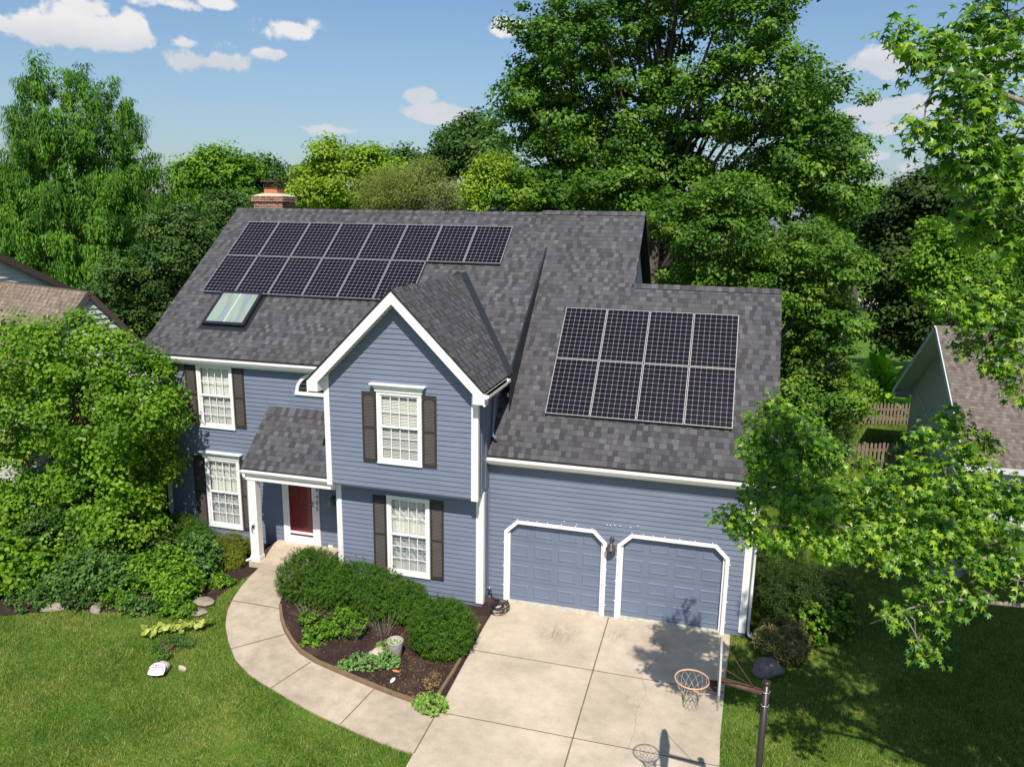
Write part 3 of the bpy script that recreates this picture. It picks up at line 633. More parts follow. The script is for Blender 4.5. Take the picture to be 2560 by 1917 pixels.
siding_front('wall', 0.0, 0.16, 3.70, lambda z: -6.03, lambda z: -0.02, [garage_open(*d) for d in DG])['label'] = 'garage front wall with two door openings'
# side, back and inner walls
b = MB()
b.box(-6.034, -6.054, -0.932, 1.9, 2.90, 5.50); b.box(-6.034, -6.054, -0.48, 0.0, 0.0, 2.90)             # right flank of the projecting bay
for yy in (-0.62, -0.3, 0.35): b.box(-6.034, -6.016, yy-.03, yy+.03, 2.95, 5.45)
for yy in (-0.25, -0.06): b.box(-6.034, -6.018, yy-.02, yy+.02, 0.2, 2.88)
b.box(-9.776, -9.756, -0.932, YL, 2.90, 5.50); b.box(-9.776, -9.756, -0.494, YL, 0.1, 2.90)               # left flank
b.box(-9.756, -6.054, -0.925, -0.40, 2.885, 2.925)                                                       # underside of the overhang
b.build('wall', M['blueflat'], house, 'flat panelled side walls of the projecting bay')
for (x0, x1, y) in ((-9.75, -6.06, -.48), (XL+.03, -9.78, YL+.012), (-6.03, DG[0][0]+.04, .005), (DG[0][1]-.04, DG[1][0]+.04, .005), (DG[1][1]-.04, -0.01, .005)):
    b = MB(); b.box(x0, x1, y, y+.015, 0, .17); b.build('foundation', M['blueflat'], house)
def prism_x(b, x0, x1, prof): b.hexa([(x0, y, z) for (y, z) in prof], [(x1, y, z) for (y, z) in prof])
b = MB()
prism_x(b, XL, XL+.02, [(YL, 0), (10.3, 0), (10.3, 5.35), (5.49, 9.05), (YL, 5.35)])
prism_x(b, -0.02, 0.0, [(0, 0), (7.1, 0), (7.1, 3.75), (3.47, 7.30), (0, 3.72)])
prism_x(b, -3.45, -3.43, [(3.2, 7.0), (4.4, 6.2), (10.2, 5.0), (5.25, 9.05)])
b.face([(XL, 10.3, 0), (-3.45, 10.3, 0), (-3.45, 10.3, 5.35), (XL, 10.3, 5.35)]); b.face([(-3.45, 7.1, 0), (0, 7.1, 0), (0, 7.1, 3.75), (-3.45, 7.1, 3.75)])
b.face([(-3.44, 7.1, 0), (-3.44, 10.3, 0), (-3.44, 10.3, 5.35), (-3.44, 7.1, 5.35)])
b.build('wall', M['blueflat'], house, 'plain blue side and rear walls')
# roofs
def roof_face(b, pts, u, v, o, th=0.10):
    """shingled slab: pts top outline, u and v unit axes in the plane"""
    u = Vector(u); v = Vector(v).normalized(); o = Vector(o); P = [Vector(p) for p in pts]; n = u.cross(v)
    if n.z < 0: n = -n
    uv = [((p-o).dot(u), (p-o).dot(v)) for p in P]
    nrm = (P[1]-P[0]).cross(P[2]-P[1])
    if nrm.dot(n) < 0: P = P[::-1]; uv = uv[::-1]
    b.mi = 0; b.face(P, uv); Q = [p-n*th for p in P]; b.mi = 1; b.face(Q[::-1])
    for i in range(len(P)):
        j = (i+1) % len(P); b.face([P[i], Q[i], Q[j], P[j]])
    b.mi = 0
ye, ze, yr, zr, xr0 = .563, 5.414, 5.488, 9.256, -16.236
c38, s38 = math.cos(math.radians(37.959)), math.sin(math.radians(37.959)); c45, s45 = math.cos(math.radians(45.489)), math.sin(math.radians(45.489))
b = MB()
# main roof front slope is cut by the gable's footprint
zm = lambda y: ze+(y-ye)*s38/c38
roof_face(b, [(xr0, ye, ze), (-10.029, ye, ze), (-10.029, .652, 5.484), (-7.902, 3.37, 7.605), (-5.775, .652, 5.484), (-5.75, .60, zm(.60)), (-5.75, 4.30, zm(4.30)), (-5.75, yr, zr), (xr0, yr, zr)], (1, 0, 0), (0, c38, s38), (xr0, ye, ze), .12)
roof_face(b, [(xr0, yr, zr), (-3.216, yr, zr), (-3.216, 10.75, zr-(10.75-yr)*.78), (xr0, 10.75, zr-(10.75-yr)*.78)], (1, 0, 0), (0, -c38, s38), (xr0, yr, zr), .12)
b.build('roof', [M['shingle'], M['black']], house, 'main roof carrying the larger solar array')
b = MB(); yge, zge = -.215, 3.83-.09
zg = lambda y: 3.831+(y+.126)*s45/c45
roof_face(b, [(-6.02, yge, zg(yge)), (.375, yge, zg(yge)), (.375, 3.474, zg(3.474)), (-3.216, 3.474, zg(3.474)), (-3.216, 5.255, zg(5.255)), (-6.10, 5.255, zg(5.255)), (-6.10, 4.20, zg(4.20)), (-6.02, 4.20, zg(4.20))], (1, 0, 0), (0, c45, s45), (-6.02, yge, zg(yge)))
roof_face(b, [(-3.30, 3.474, zg(3.474)), (.375, 3.474, zg(3.474)), (.375, 7.5, zg(3.474)-(7.5-3.474)), (-3.30, 7.5, zg(3.474)-(7.5-3.474))], (1, 0, 0), (0, -c45, s45), (-3.3, 3.474, 0))
roof_face(b, [(-6.10, 5.255, zg(5.255)), (-3.216, 5.255, zg(5.255)), (-3.216, 6.2, zg(5.255)-.74), (-6.10, 6.2, zg(5.255)-.74)], (1, 0, 0), (0, -c38, s38), (-3.3, 3.474, 0), .05)
b.build('roof', [M['shingle'], M['black']], house, 'steeper right roof over the garage carrying the smaller solar array')
b = MB()
for sgn in (-1, 1):
    e = GX+sgn*GH; du = Vector((-sgn, 0, .997)).normalized()
    roof_face(b, [(e, -1.275, GE), (GX, -1.275, GZ), (GX, 3.38, GZ), (e, .66, GE)], (0, 1, 0), du, (e, -1.259, GE), .03)
b.build('roof', [M['shingle'], M['black']], house, 'gable roof over the projecting bay')
# ridge caps
def caps(x0, x1, y, z, s1, s2, w=.15):
    b = MB(); x = x0; k = 0
    while x < x1:
        xe = min(x+.145, x1); o = .014+.006*(k % 2)
        b.face([(x, y-w*c38, z+o-w*s1), (xe-.004, y-w*c38, z+o-w*s1), (xe-.004, y, z+o+.005), (x, y, z+o+.005)], [(x, .02), (xe, .02), (xe, .12), (x, .12)])
        b.face([(x, y, z+o+.005), (xe-.004, y, z+o+.005), (xe-.004, y+w*c38, z+o-w*s2), (x, y+w*c38, z+o-w*s2)], [(x, .02), (xe, .02), (xe, .12), (x, .12)]); x = xe; k += 1
    b.build('ridge_cap', M['shingle'], house)
caps(xr0, -6.12, yr, zr, s38, s38); caps(-6.12, -3.216, 5.255, zg(5.255), s45, s38); caps(-3.216, .375, 3.474, zg(3.474), s45, s45)
# step wall and flashings between roofs
b = MB()
b.hexa([(-5.752, .62, zg(.62)-.02), (-5.752, 4.25, zg(4.25)-.02), (-5.752, 4.25, zm(4.25)-.01), (-5.752, .62, zm(.62)-.01)], [(-5.736, .62, zg(.62)-.02), (-5.736, 4.25, zg(4.25)-.02), (-5.736, 4.25, zm(4.25)-.01), (-5.736, .62, zm(.62)-.01)])
b.bar((-5.76, .62, zm(.62)+.012), (-5.76, 4.28, zm(4.28)+.012), .045, .03)
for sgn in (-1, 1): b.bar((GX+sgn*(GH+.02), .66, 5.515), (GX+sgn*.04, 3.37, 7.645), .19, .014, (0, -s38, c38))
b.build('flashing', M['flash'], house)
# small skirt covering the bay valley foot
# fascias, rakes, gutters, corner boards
b = MB()
def rake(b, p, q, h=.20, t=.03, drop=.09):
    p = Vector(p); q = Vector(q); d = Vector((0, 0, -1))
    b.hexa([p+d*drop, q+d*drop, q+d*(drop+h), p+d*(drop+h)], [p+d*drop+Vector((0, t, 0)), q+d*drop+Vector((0, t, 0)), q+d*(drop+h)+Vector((0, t, 0)), p+d*(drop+h)+Vector((0, t, 0))])
for sgn in (-1, 1):
    rake(b, (GX+sgn*GH, -1.256, GE-.0), (GX, -1.256, GZ), .285, .03, .045)
    x0 = GX+sgn*(GH-.02); x1 = GX+sgn*(GH-.27)
    b.hexa([(x0, -1.252, 5.20), (x1, -1.252, 5.20), (x1, -1.252, 5.48), (x0, -1.252, 5.30)], [(x0, -.90, 5.20), (x1, -.90, 5.20), (x1, -.90, 5.48), (x0, -.90, 5.30)])
b.build('rake_board', M['white'], house)
b = MB()                     # soffit under the gable rakes, ribbed
for sgn in (-1, 1):
    n = 22
    for i in range(n):
        t0 = i/n; t1 = (i+.86)/n
        for (ta, tb, dz) in ((t0, t1, 0), (t1, (i+1)/n, .012)):
            xa = GX+sgn*GH*(1-ta); xb = GX+sgn*GH*(1-tb); za = GE+(GZ-GE)*ta-.322+dz; zb = GE+(GZ-GE)*tb-.322+dz
            b.face([(xa, -1.23, za), (xb, -1.23, zb), (xb, -.92, zb), (xa, -.92, za)])
b.build('soffit', M['soffit'], house)
def gutter(b, x0, x1, y, z, d=.115, h=.115):
    """K-style trough along X whose back is at y"""
    P = [(y, z), (y, z-h), (y-d*.55, z-h), (y-d*.72, z-h*.72), (y-d, z-h*.30), (y-d, z), (y-d+.012, z), (y-d+.012, z-h*.25), (y-.012, z-h*.7), (y-.012, z)]
    for i in range(len(P)-1):
        b.face([(x0, *P[i]), (x1, *P[i]), (x1, *P[i+1]), (x0, *P[i+1])])
    for x in (x0, x1): b.face([(x, *p) for p in P[:6]])
b = MB(); gutter(b, xr0+.05, -10.06, ye+.01, ze-.055); b.box(xr0+.1, -9.9, ye+.02, ye+.045, ze-.24, ze-.06); b.build('gutter', M['white'], house, 'long gutter under the main eave')
b = MB(); gutter(b, -6.03, .36, yge+.01, zg(yge)-.05); b.box(-6.0, .30, yge+.02, yge+.045, zg(yge)-.22, zg(yge)-.06); b.build('gutter', M['white'], house, 'gutter above the garage doors')
b = MB(); gutter(b, -12.36, -9.79, -.61, 2.86, .10, .10); b.build('gutter', M['white'], house, 'short gutter on the porch roof')
b = MB()                     # gutter along the bay's right eave
for (xa, za, xb, zb) in ((-5.775, 5.43, -5.775, 5.33), (-5.775, 5.33, -5.73, 5.33), (-5.73, 5.33, -5.68, 5.37), (-5.68, 5.37, -5.68, 5.43)):
    b.face([(xa, -1.25, za), (xb, -1.25, zb), (xb, .50, zb), (xa, .50, za)])
b.box(-5.79, -5.775, -1.25, .60, 5.26, 5.43); b.box(-6.03, -5.79, -1.2, .6, 5.25, 5.265)
b.face([(-5.775, -1.25, 5.43), (-5.775, -1.25, 5.33), (-5.73, -1.25, 5.33), (-5.68, -1.25, 5.37), (-5.68, -1.25, 5.43)]); b.face([(-5.775, .5, 5.43), (-5.775, .5, 5.33), (-5.73, .5, 5.33), (-5.68, .5, 5.37), (-5.68, .5, 5.43)])
b.build('gutter', M['white'], house, 'gutter along the right eave of the gable')
b = MB()                     # soffits with vents
def soff(x0, x1, y0, y1, z):
    x = x0
    while x < x1: b.box(x, min(x+.105, x1), y0, y1, z, z+.012); b.box(x+.105, min(x+.118, x1+.02), y0, y1, z-.006, z+.012) if x+.118 < x1 else None; x += .118
soff(xr0+.1, -10.0, ye+.05, YL, ze-.24); soff(-6.0, .3, yge+.05, -.012, zg(yge)-.21)
b.build('soffit', M['soffit'], house)
def corner(x0, x1, y, z0, z1, t=.028, ret=None):
    b = MB(); b.box(x0, x1, y-t, y-.002, z0, z1)
    if ret: b.box(*ret)
    b.build('corner_board', M['white'], house)
corner(-9.776, -9.64, -.932, 2.87, 5.62); corner(-6.17, -6.034, -.932, 2.87, 5.30, ret=(-6.034, -6.012, -.960, -.86, 2.87, 5.25))
corner(-9.79, -9.65, -.494, .12, 2.90); corner(-6.19, -6.034, -.494, .12, 2.90, ret=(-6.034, -6.008, -.522, -.40, .12, 2.90))
corner(XL, XL+.13, YL, .10, 5.2); corner(-.15, 0.0, 0.0, .10, 3.55)
b = MB(); b.box(0.0, .025, -.03, .12, .10, 3.5); b.build('corner_board', M['blueflat'], house, 'blue return of the garage corner')
# downspouts
b = MB()
b.tube([(.10, -.27, 3.60), (.10, -.25, 3.46), (.07, -.10, 3.30), (.06, .03, 3.22), (.06, .03, .22), (.08, -.06, .10), (.35, -.25, .05)], .038, 8); b.build('downspout', M['white'], house, 'downspout at the garage corner')
b = MB(); b.tube([(-5.86, .30, 5.30), (-5.93, .28, 5.12), (-5.985, .2, 5.0), (-5.985, .10, 4.35), (-5.96, -.02, 4.17), (-5.84, -.06, 4.12)], .034, 8); b.build('downspout', M['blueflat'], house, 'blue painted downspout emptying onto the garage roof')
b = MB(); b.tube([(-12.27, -.66, 2.76), (-12.29, -.60, 2.64), (-12.29, -.50, 2.58), (-12.29, -.46, .52), (-12.32, -.50, .40), (-12.42, -.58, .36)], .036, 8); b.build('downspout', M['white'], house, 'downspout beside the porch post')
# garage doors
for gi, (x0, x1) in enumerate(DG):
    tr = MB(); w = .085; c = .30
    O = [(x0, 0.0), (x0, 1.846), (x0+c, 2.14), (x1-c, 2.14), (x1, 1.846), (x1, 0.0)]
    I = [(x0+w, 0.0), (x0+w, 1.846-.035), (x0+c+.035, 2.14-w), (x1-c-.035, 2.14-w), (x1-w, 1.846-.035), (x1-w, 0.0)]
    for k in range(5):
        a = [O[k], O[k+1], I[k+1], I[k]]
        tr.hexa([(p[0], -.03, p[1]) for p in a], [(p[0], .16, p[1]) for p in a])
    tr.box(x0+w, x0+w+.05, .03, .10, 0.02, 1.80); tr.box(x1-w-.05, x1-w, .03, .10, 0.02, 1.80)
    gd = MB(); X0, X1 = x0+w-.02, x1-w+.02; H = 2.10; gd.box(X0, X1, .12, .15, .02, H)
    nr, nc = 4, 4; rh = H/nr; cw = (X1-X0)/nc
    for r in range(nr):
        z0 = .03+r*rh*.99; gd.box(X0, X1, .106, .121, z0, z0+rh*.975)
        for q in range(nc):
            a0 = X0+q*cw+.07; a1 = X0+(q+1)*cw-.07; b0 = z0+.10; b1 = z0+rh-.12; t = .028; y0 = .105; y1 = .119
            # raised panel: dished groove, bevelled field
            o = [(a0, b0), (a1, b0), (a1, b1), (a0, b1)]; i1 = [(a0+t, b0+t), (a1-t, b0+t), (a1-t, b1-t), (a0+t, b1-t)]; i2 = [(a0+2.2*t, b0+2.2*t), (a1-2.2*t, b0+2.2*t), (a1-2.2*t, b1-2.2*t), (a0+2.2*t, b1-2.2*t)]
            for k in range(4):
                j = (k+1) % 4
                gd.face([(o[k][0], y0-.0008, o[k][1]), (o[j][0], y0-.0008, o[j][1]), (i1[j][0], y0-.013, i1[j][1]), (i1[k][0], y0-.013, i1[k][1])])
                gd.face([(i1[k][0], y0-.013, i1[k][1]), (i1[j][0], y0-.013, i1[j][1]), (i2[j][0], y0-.004, i2[j][1]), (i2[k][0], y0-.004, i2[k][1])])
            gd.face([(p[0], y0-.004, p[1]) for p in i2])
    d = gd.build('garage_door', M['bluedoor'], house, 'left garage door' if gi == 0 else 'right garage door')
    tr.build('door_frame', M['white'], d)
    th = MB(); th.box(x0+w, x1-w, -.06, .14, -.02, .022); th.build('threshold', M['mortar'], d)
clip0 = None
for (cx_, cz_) in ([(x0+dx, 2.165) for (x0, x1) in DG for dx in (.32, .58, .80, 1.05, 1.38, 1.72, 2.10)]+[(x0-.012, z) for (x0, x1) in DG for z in (.45, .95, 1.55)]+[(x1+.012, z) for (x0, x1) in DG for z in (.3, .8, 1.2, 1.7)]+[(-3.20, 2.30), (-3.12, 2.30), (-3.02, 2.31), (-2.9, 2.31), (-2.66, 2.30), (-2.5, 2.36), (-3.9, 2.22), (-4.2, 2.26)]):
    if clip0 is None:
        b = MB(); b.box(-.011, .011, -.034, -.020, -.009, .009); b.box(-.004, .004, -.042, -.034, -.012, .004); clip0 = b.build('light_clip', M['vinyl'], None); o = clip0
    else: o = clip0.copy(); COL.objects.link(o)
    o.parent = house; o.location = Vector((cx_, 0, cz_))-Vector(house.location)
# windows
def window(x0, x1, z0, z1, y, header, kind, parent=house):
    f = MB(); w = .075
    f.box(x0, x1, y-.045, y+.02, z0, z0+.085); f.box(x0, x1, y-.045, y+.02, z1-.07, z1)
    f.box(x0, x0+w, y-.043, y+.02, z0+.085, z1-.07); f.box(x1-w, x1, y-.043, y+.02, z0+.085, z1-.07)
    f.box(x0-.01, x1+.01, y-.06, y-.045, z0, z0+.03)
    W = f.build('window', M['vinyl'], parent)
    ix0, ix1, iz0, iz1 = x0+w, x1-w, z0+.085, z1-.07; zm_ = (iz0+iz1)/2+.02
    s = MB(); t = .038
    for (a, c, yy) in ((zm_-.02, iz1, -.022), (iz0, zm_+.02, -.004)):
        s.box(ix0, ix0+t, y+yy, y+yy+.03, a, c); s.box(ix1-t, ix1, y+yy, y+yy+.03, a, c)
        s.box(ix0+t, ix1-t, y+yy, y+yy+.03, a, a+t); s.box(ix0+t, ix1-t, y+yy, y+yy+.03, c-t, c)
    s.box((ix0+ix1)/2-.03, (ix0+ix1)/2+.03, y-.035, y-.022, zm_-.005, zm_+.015)
    s.build('sash', M['vinyl'], W)
    mm = MB()
    for (a, c, rows, yy) in ((zm_+t-.02, iz1-t, 2, -.010), (iz0+t, zm_+.02-t, 3, .010)):
        for k in range(1, 4): xx = ix0+t+(ix1-ix0-2*t)*k/4; mm.box(xx-.009, xx+.009, y+yy, y+yy+.008, a, c)
        for k in range(1, rows): zz = a+(c-a)*k/rows; mm.box(ix0+t, ix1-t, y+yy+.001, y+yy+.007, zz-.009, zz+.009)
    mm.build('muntin', M['vinyl'], W)
    p = MB(); p.face([(ix0, y+.004, zm_), (ix1, y+.004, zm_), (ix1, y+.004, iz1), (ix0, y+.004, iz1)]); p.mi = 1; p.face([(ix0, y+.020, iz0), (ix1, y+.020, iz0), (ix1, y+.020, zm_), (ix0, y+.020, zm_)])
    p.build('pane', [M['glass'], M['screen']], W)
    k = MB(); k.box(ix0-.05, ix1+.05, y+.30, y+.32, iz0-.05, iz1+.05); k.box(ix0-.06, ix0-.04, y+.02, y+.3, iz0-.05, iz1+.05); k.box(ix1+.04, ix1+.06, y+.02, y+.3, iz0-.05, iz1+.05); k.build('dark_backing', M['dark'], W)  # dark backing painted as the unlit room; no interior is built
    if kind == 'blind':
        c = MB(); n = 44
        for i in range(n):
            zz = iz0+.015+(iz1-iz0)*i/n; tl = .012 if (i % 9) else .004
            c.face([(ix0+.01, y+.06-tl, zz), (ix1-.01, y+.06-tl, zz), (ix1-.01, y+.06+tl, zz+.030), (ix0+.01, y+.06+tl, zz+.030)])
        c.build('blind', M['blind'], W)
    else:
        c = MB(); n = 60; amp = .010 if kind == 'plain' else .022
        rows = 1
        for i in range(n):
            xa = ix0+(ix1-ix0)*i/n; xb = ix0+(ix1-ix0)*(i+1)/n; fn = lambda q: y+.085+amp*math.sin((q-ix0)*(38 if kind == 'plain' else 46))+amp*.4*math.sin((q-ix0)*91+1)
            c.face([(xa, fn(xa), iz0-.02), (xb, fn(xb), iz0-.02), (xb, fn(xb), iz1+.02), (xa, fn(xa), iz1+.02)], smooth=True)
        c.build('curtain', M['cloth'], W)
        if kind == 'lace':
            nsw = 5
            for row, (zt, dp) in enumerate(((iz1-.20, .30), (zm_-.05, .34), (iz0+.62, .30))):
                c = MB()
                for q in range(nsw):
                    xa = ix0+(ix1-ix0)*(q+.02)/nsw; xb = ix0+(ix1-ix0)*(q+.98)/nsw; K = 10
                    if q == 0: c.face([(ix0, y+.0535, zt-dp*.35), (ix1, y+.0535, zt-dp*.35), (ix1, y+.0535, zt-dp*.35+.04), (ix0, y+.0535, zt-dp*.35+.04)])
                    for i in range(K):
                        u0, u1 = i/K, (i+1)/K; h0 = dp*(.35+.65*math.sin(u0*math.pi/2)); h1 = dp*(.35+.65*math.sin(u1*math.pi/2)); yy = y+.050
                        X0_ = xa+(xb-xa)*u0; X1_ = xa+(xb-xa)*u1
                        c.face([(X0_, yy, zt-h0), (X1_, yy, zt-h1), (X1_, yy+.004, zt-h1+.045), (X0_, yy+.004, zt-h0+.045)])
                c.build('swag', M['lace'], W)
    if header:
        h = MB(); h.box(x0-.03, x1+.03, y-.07, y-.01, z1+.002, z1+.085); h.box(x0-.05, x1+.05, y-.10, y-.01, z1+.085, z1+.115)
        a = [(x0-.05, y-.10, z1+.115), (x1+.05, y-.10, z1+.115), (x1+.05, y-.01, z1+.115), (x0-.05, y-.01, z1+.115)]; c2 = [(x0-.12, y-.165, z1+.165), (x1+.12, y-.165, z1+.165), (x1+.12, y-.01, z1+.165), (x0-.12, y-.01, z1+.165)]
        h.hexa(a, c2); h.box(x0-.125, x1+.125, y-.17, y-.01, z1+.166, z1+.19); h.build('header', M['white'], W)
    return W
wl_ = ['upper window of the left wall, with plain cream curtains', 'lower left window with scalloped white curtains beside the porch', 'window in the gable with half tilted blinds', 'lower window behind the hedge with scalloped curtains']
for w, lb in zip(WIN, wl_):
    o = window(w[1], w[2], w[3], w[4], w[5], w[6], w[7]); o['label'] = lb
def shutter(x0, x1, z0, z1, y):
    b = MB(); st = .045; t = .03; ya, yb = y-.045, y-.012
    zmid = z0+(z1-z0)*.50
    b.box(x0, x0+st, ya, yb, z0, z1); b.box(x1-st, x1, ya, yb, z0, z1)
    for (a, c) in ((z0, z0+.09), (z1-.075, z1), (zmid-.03, zmid+.03)): b.box(x0+st, x1-st, ya+.002, yb, a, c)
    for k in range(8):           # arched head of the upper louvre field
        u0 = -1+2*k/8; u1 = -1+2*(k+1)/8; xa = (x0+x1)/2+u0*((x1-x0)/2-st); xb = (x0+x1)/2+u1*((x1-x0)/2-st)
        h0 = .045*abs(u0)**2; h1 = .045*abs(u1)**2; b.hexa([(xa, ya+.003, z1-.075), (xb, ya+.003, z1-.075), (xb, ya+.003, z1-.078-h1), (xa, ya+.003, z1-.078-h0)], [(xa, yb, z1-.075), (xb, yb, z1-.075), (xb, yb, z1-.078-h1), (xa, yb, z1-.078-h0)])
    F = b.build('shutter', M['shutter'], house)
    s = MB()
    for (a, c) in ((z0+.09, zmid-.03), (zmid+.03, z1-.075)):
        n = max(int((c-a)/.034), 4)
        for i in range(n):
            zz = a+(c-a)*i/n; s.face([(x0+st, ya+.008, zz), (x1-st, ya+.008, zz), (x1-st, yb-.002, zz+(c-a)/n*1.15), (x0+st, yb-.002, zz+(c-a)/n*1.15)])
            s.face([(x0+st, ya+.008, zz), (x0+st, ya+.008, zz-.006), (x1-st, ya+.008, zz-.006), (x1-st, ya+.008, zz)])
    s.box(x0+st, x1-st, yb-.002, yb+.001, z0+.05, z1-.05); s.build('louvre', M['louvre'], F)
    return F
for (x0, x1, z0, z1, y) in ((-14.88, -14.54, 3.49, 5.17, YL), (-13.40, -13.07, 3.49, 5.17, YL), (-14.83, -14.48, .55, 2.58, YL), (-13.35, -13.01, .55, 2.58, YL),
                            (-8.805, -8.46, 3.555, 5.225, -.932), (-7.325, -6.99, 3.565, 5.235, -.932), (-8.81, -8.47, .60, 2.565, -.494), (-7.33, -7.0, .58, 2.60, -.494)):
    shutter(x0, x1, z0, z1, y)
# half round window partly behind the gable's left eave
def fan():
    b = MB(); cx, z0, r = -10.93, 4.64, .60; n = 20; y = YL
    for k in range(n):
        a0 = math.pi*k/n; a1 = math.pi*(k+1)/n
        q = [(cx+r*math.cos(a0), z0+r*.86*math.sin(a0)), (cx+r*math.cos(a1), z0+r*.86*math.sin(a1)), (cx+(r-.085)*math.cos(a1), z0+(r-.085)*.86*math.sin(a1)), (cx+(r-.085)*math.cos(a0), z0+(r-.085)*.86*math.sin(a0))]
        b.hexa([(p[0], y-.05, p[1]) for p in q], [(p[0], y+.0, p[1]) for p in q])
    b.box(cx-r-.02, cx+r+.02, y-.06, y, z0-.085, z0)
    W = b.build('window', M['white'], house, 'half round window beside the gable')
    p = MB(); p.face([(cx+(r-.06)*math.cos(math.pi*k/n), y-.022, z0+(r-.06)*.86*math.sin(math.pi*k/n)) for k in range(n+1)]); p.build('pane', M['stormglass'], W)
    p = MB(); p.face([(cx+(r-.05)*math.cos(math.pi*k/n), y-.016, z0+(r-.05)*.86*math.sin(math.pi*k/n)) for k in range(n+1)]); p.build('dark_backing', M['dark'], W)  # flat dark sheet in front of the wall, painted as an unlit room
fan()
# front door with storm door
def front_door():
    y = YL; b = MB(); b.box(-12.08, -11.96, y-.05, y+.02, .40, 2.55); b.box(-11.10, -10.98, y-.05, y+.02, .10, 2.55); b.box(-11.14, -11.10, y-.03, y+.02, .40, 2.5)
    b.box(-11.96, -11.14, y-.05, y+.02, .40, .50)
    D = b.build('door', M['white'], house, 'front door behind a full glass storm door')
    s = MB(); s.box(-11.96, -11.90, y-.035, y-.005, .51, 2.46); s.box(-11.20, -11.14, y-.035, y-.005, .51, 2.46); s.box(-11.90, -11.20, y-.035, y-.005, .51, .60); s.box(-11.90, -11.20, y-.035, y-.005, .67, .73); s.box(-11.90, -11.20, y-.035, y-.005, 2.38, 2.46)
    s.build('storm_door', M['vinyl'], D)
    p = MB(); p.face([(-11.90, y-.02, .55), (-11.20, y-.02, .55), (-11.20, y-.02, 2.38), (-11.90, y-.02, 2.38)]); p.build('pane', M['stormglass'], D)
    r = MB(); r.box(-11.95, -11.15, y+.02, y+.06, .5, 2.5)
    for (a, c, z0, z1) in ((-11.84, -11.60, 1.62, 2.3), (-11.50, -11.26, 1.62, 2.3), (-11.84, -11.60, .75, 1.5), (-11.50, -11.26, .75, 1.5)): r.box(a, c, y+.008, y+.02, z0, z1)
    r.build('door_leaf', M['red'], D)
    h = MB(); h.box(-11.185, -11.155, y-.05, y-.034, 1.50, 1.66); h.tube([(-11.17, y-.055, 1.60), (-11.17, y-.09, 1.60), (-11.29, y-.09, 1.595)], .009, 6); h.build('handle', M['brass'], D)
front_door()
# house number 9405, one digit below the other
def digit(ch, x, z, parent):
    cu = bpy.data.curves.new('digit', 'FONT'); cu.body = ch; cu.size = .17; cu.align_x = 'CENTER'; cu.align_y = 'CENTER'; cu.extrude = .006; cu.offset = -.002
    t = bpy.data.objects.new('digit', cu); COL.objects.link(t); bpy.context.view_layer.update()
    me = bpy.data.meshes.new_from_object(t); bpy.data.objects.remove(t)
    o = bpy.data.objects.new('digit', me); COL.objects.link(o); me.materials.clear(); me.materials.append(M['blackmetal'])
    o.parent = parent; o.matrix_parent_inverse = Matrix.Identity(4); o.rotation_euler = (math.pi/2, 0, 0); o.location = Vector((x, YL-.058, z))-root_loc(parent)
for ch, z in zip('9405', (1.98, 1.80, 1.63, 1.46)): digit(ch, -11.035, z, house)
b = MB(); b.box(-10.76, -10.64, YL-.04, YL-.012, .38, .46); b.build('doorbell_box', M['vinyl'], house)
# porch
b = MB(); b.hexa([(-12.28, -.66, .25), (-10.4, -.66, .25), (-10.4, .76, .25), (-12.28, .76, .25)], [(-12.28, -.66, .40), (-10.4, -.66, .40), (-10.4, .76, .40), (-12.28, .76, .40)])
b.box(-12.24, -10.4, -.60, .76, .0, .25); b.build('porch_slab', M['slab'], house)
b = MB(); b.box(-12.23, -12.01, -.58, -.38, .40, 2.66); b.box(-12.245, -11.995, -.595, -.365, .40, .52); b.build('porch_post', M['white'], house)
b = MB(); b.box(-12.33, -9.78, -.60, -.42, 2.60, 2.80); b.box(-12.33, -12.20, -.42, YL-.02, 2.60, 2.80); b.build('porch_beam', M['white'], house)
b = MB(); b.face([(-12.33, -.55, 2.62), (-9.78, -.55, 2.62), (-9.78, YL-.02, 2.62), (-12.33, YL-.02, 2.62)]); b.hexa([(-12.34, -.55, 2.80), (-12.34, YL-.02, 2.80), (-12.34, YL-.02, 4.05)], [(-12.32, -.55, 2.80), (-12.32, YL-.02, 2.80), (-12.32, YL-.02, 4.05)]); b.build('porch_ceiling', M['soffit'], house)
b = MB(); pv = Vector((0, 1.35, 1.26)).normalized()
roof_face(b, [(-12.38, -.60, 2.89), (-9.776, -.60, 2.89), (-9.776, YL-.01, 4.17), (-12.38, YL-.01, 4.17)], (1, 0, 0), pv, (-12.36, -.6, 2.89), .08)
k = 0; x = -12.38
while x < -9.80:
    xe = min(x+.15, -9.78); o = .012+.006*(k % 2)
    b.face([(x, YL-.20, 4.17-.177+o), (xe-.004, YL-.20, 4.17-.177+o), (xe-.004, YL-.02, 4.17+o), (x, YL-.02, 4.17+o)], [(x, .02), (xe, .02), (xe, .12), (x, .12)]); x = xe; k += 1
b.build('porch_roof', [M['shingle'], M['black']], house)
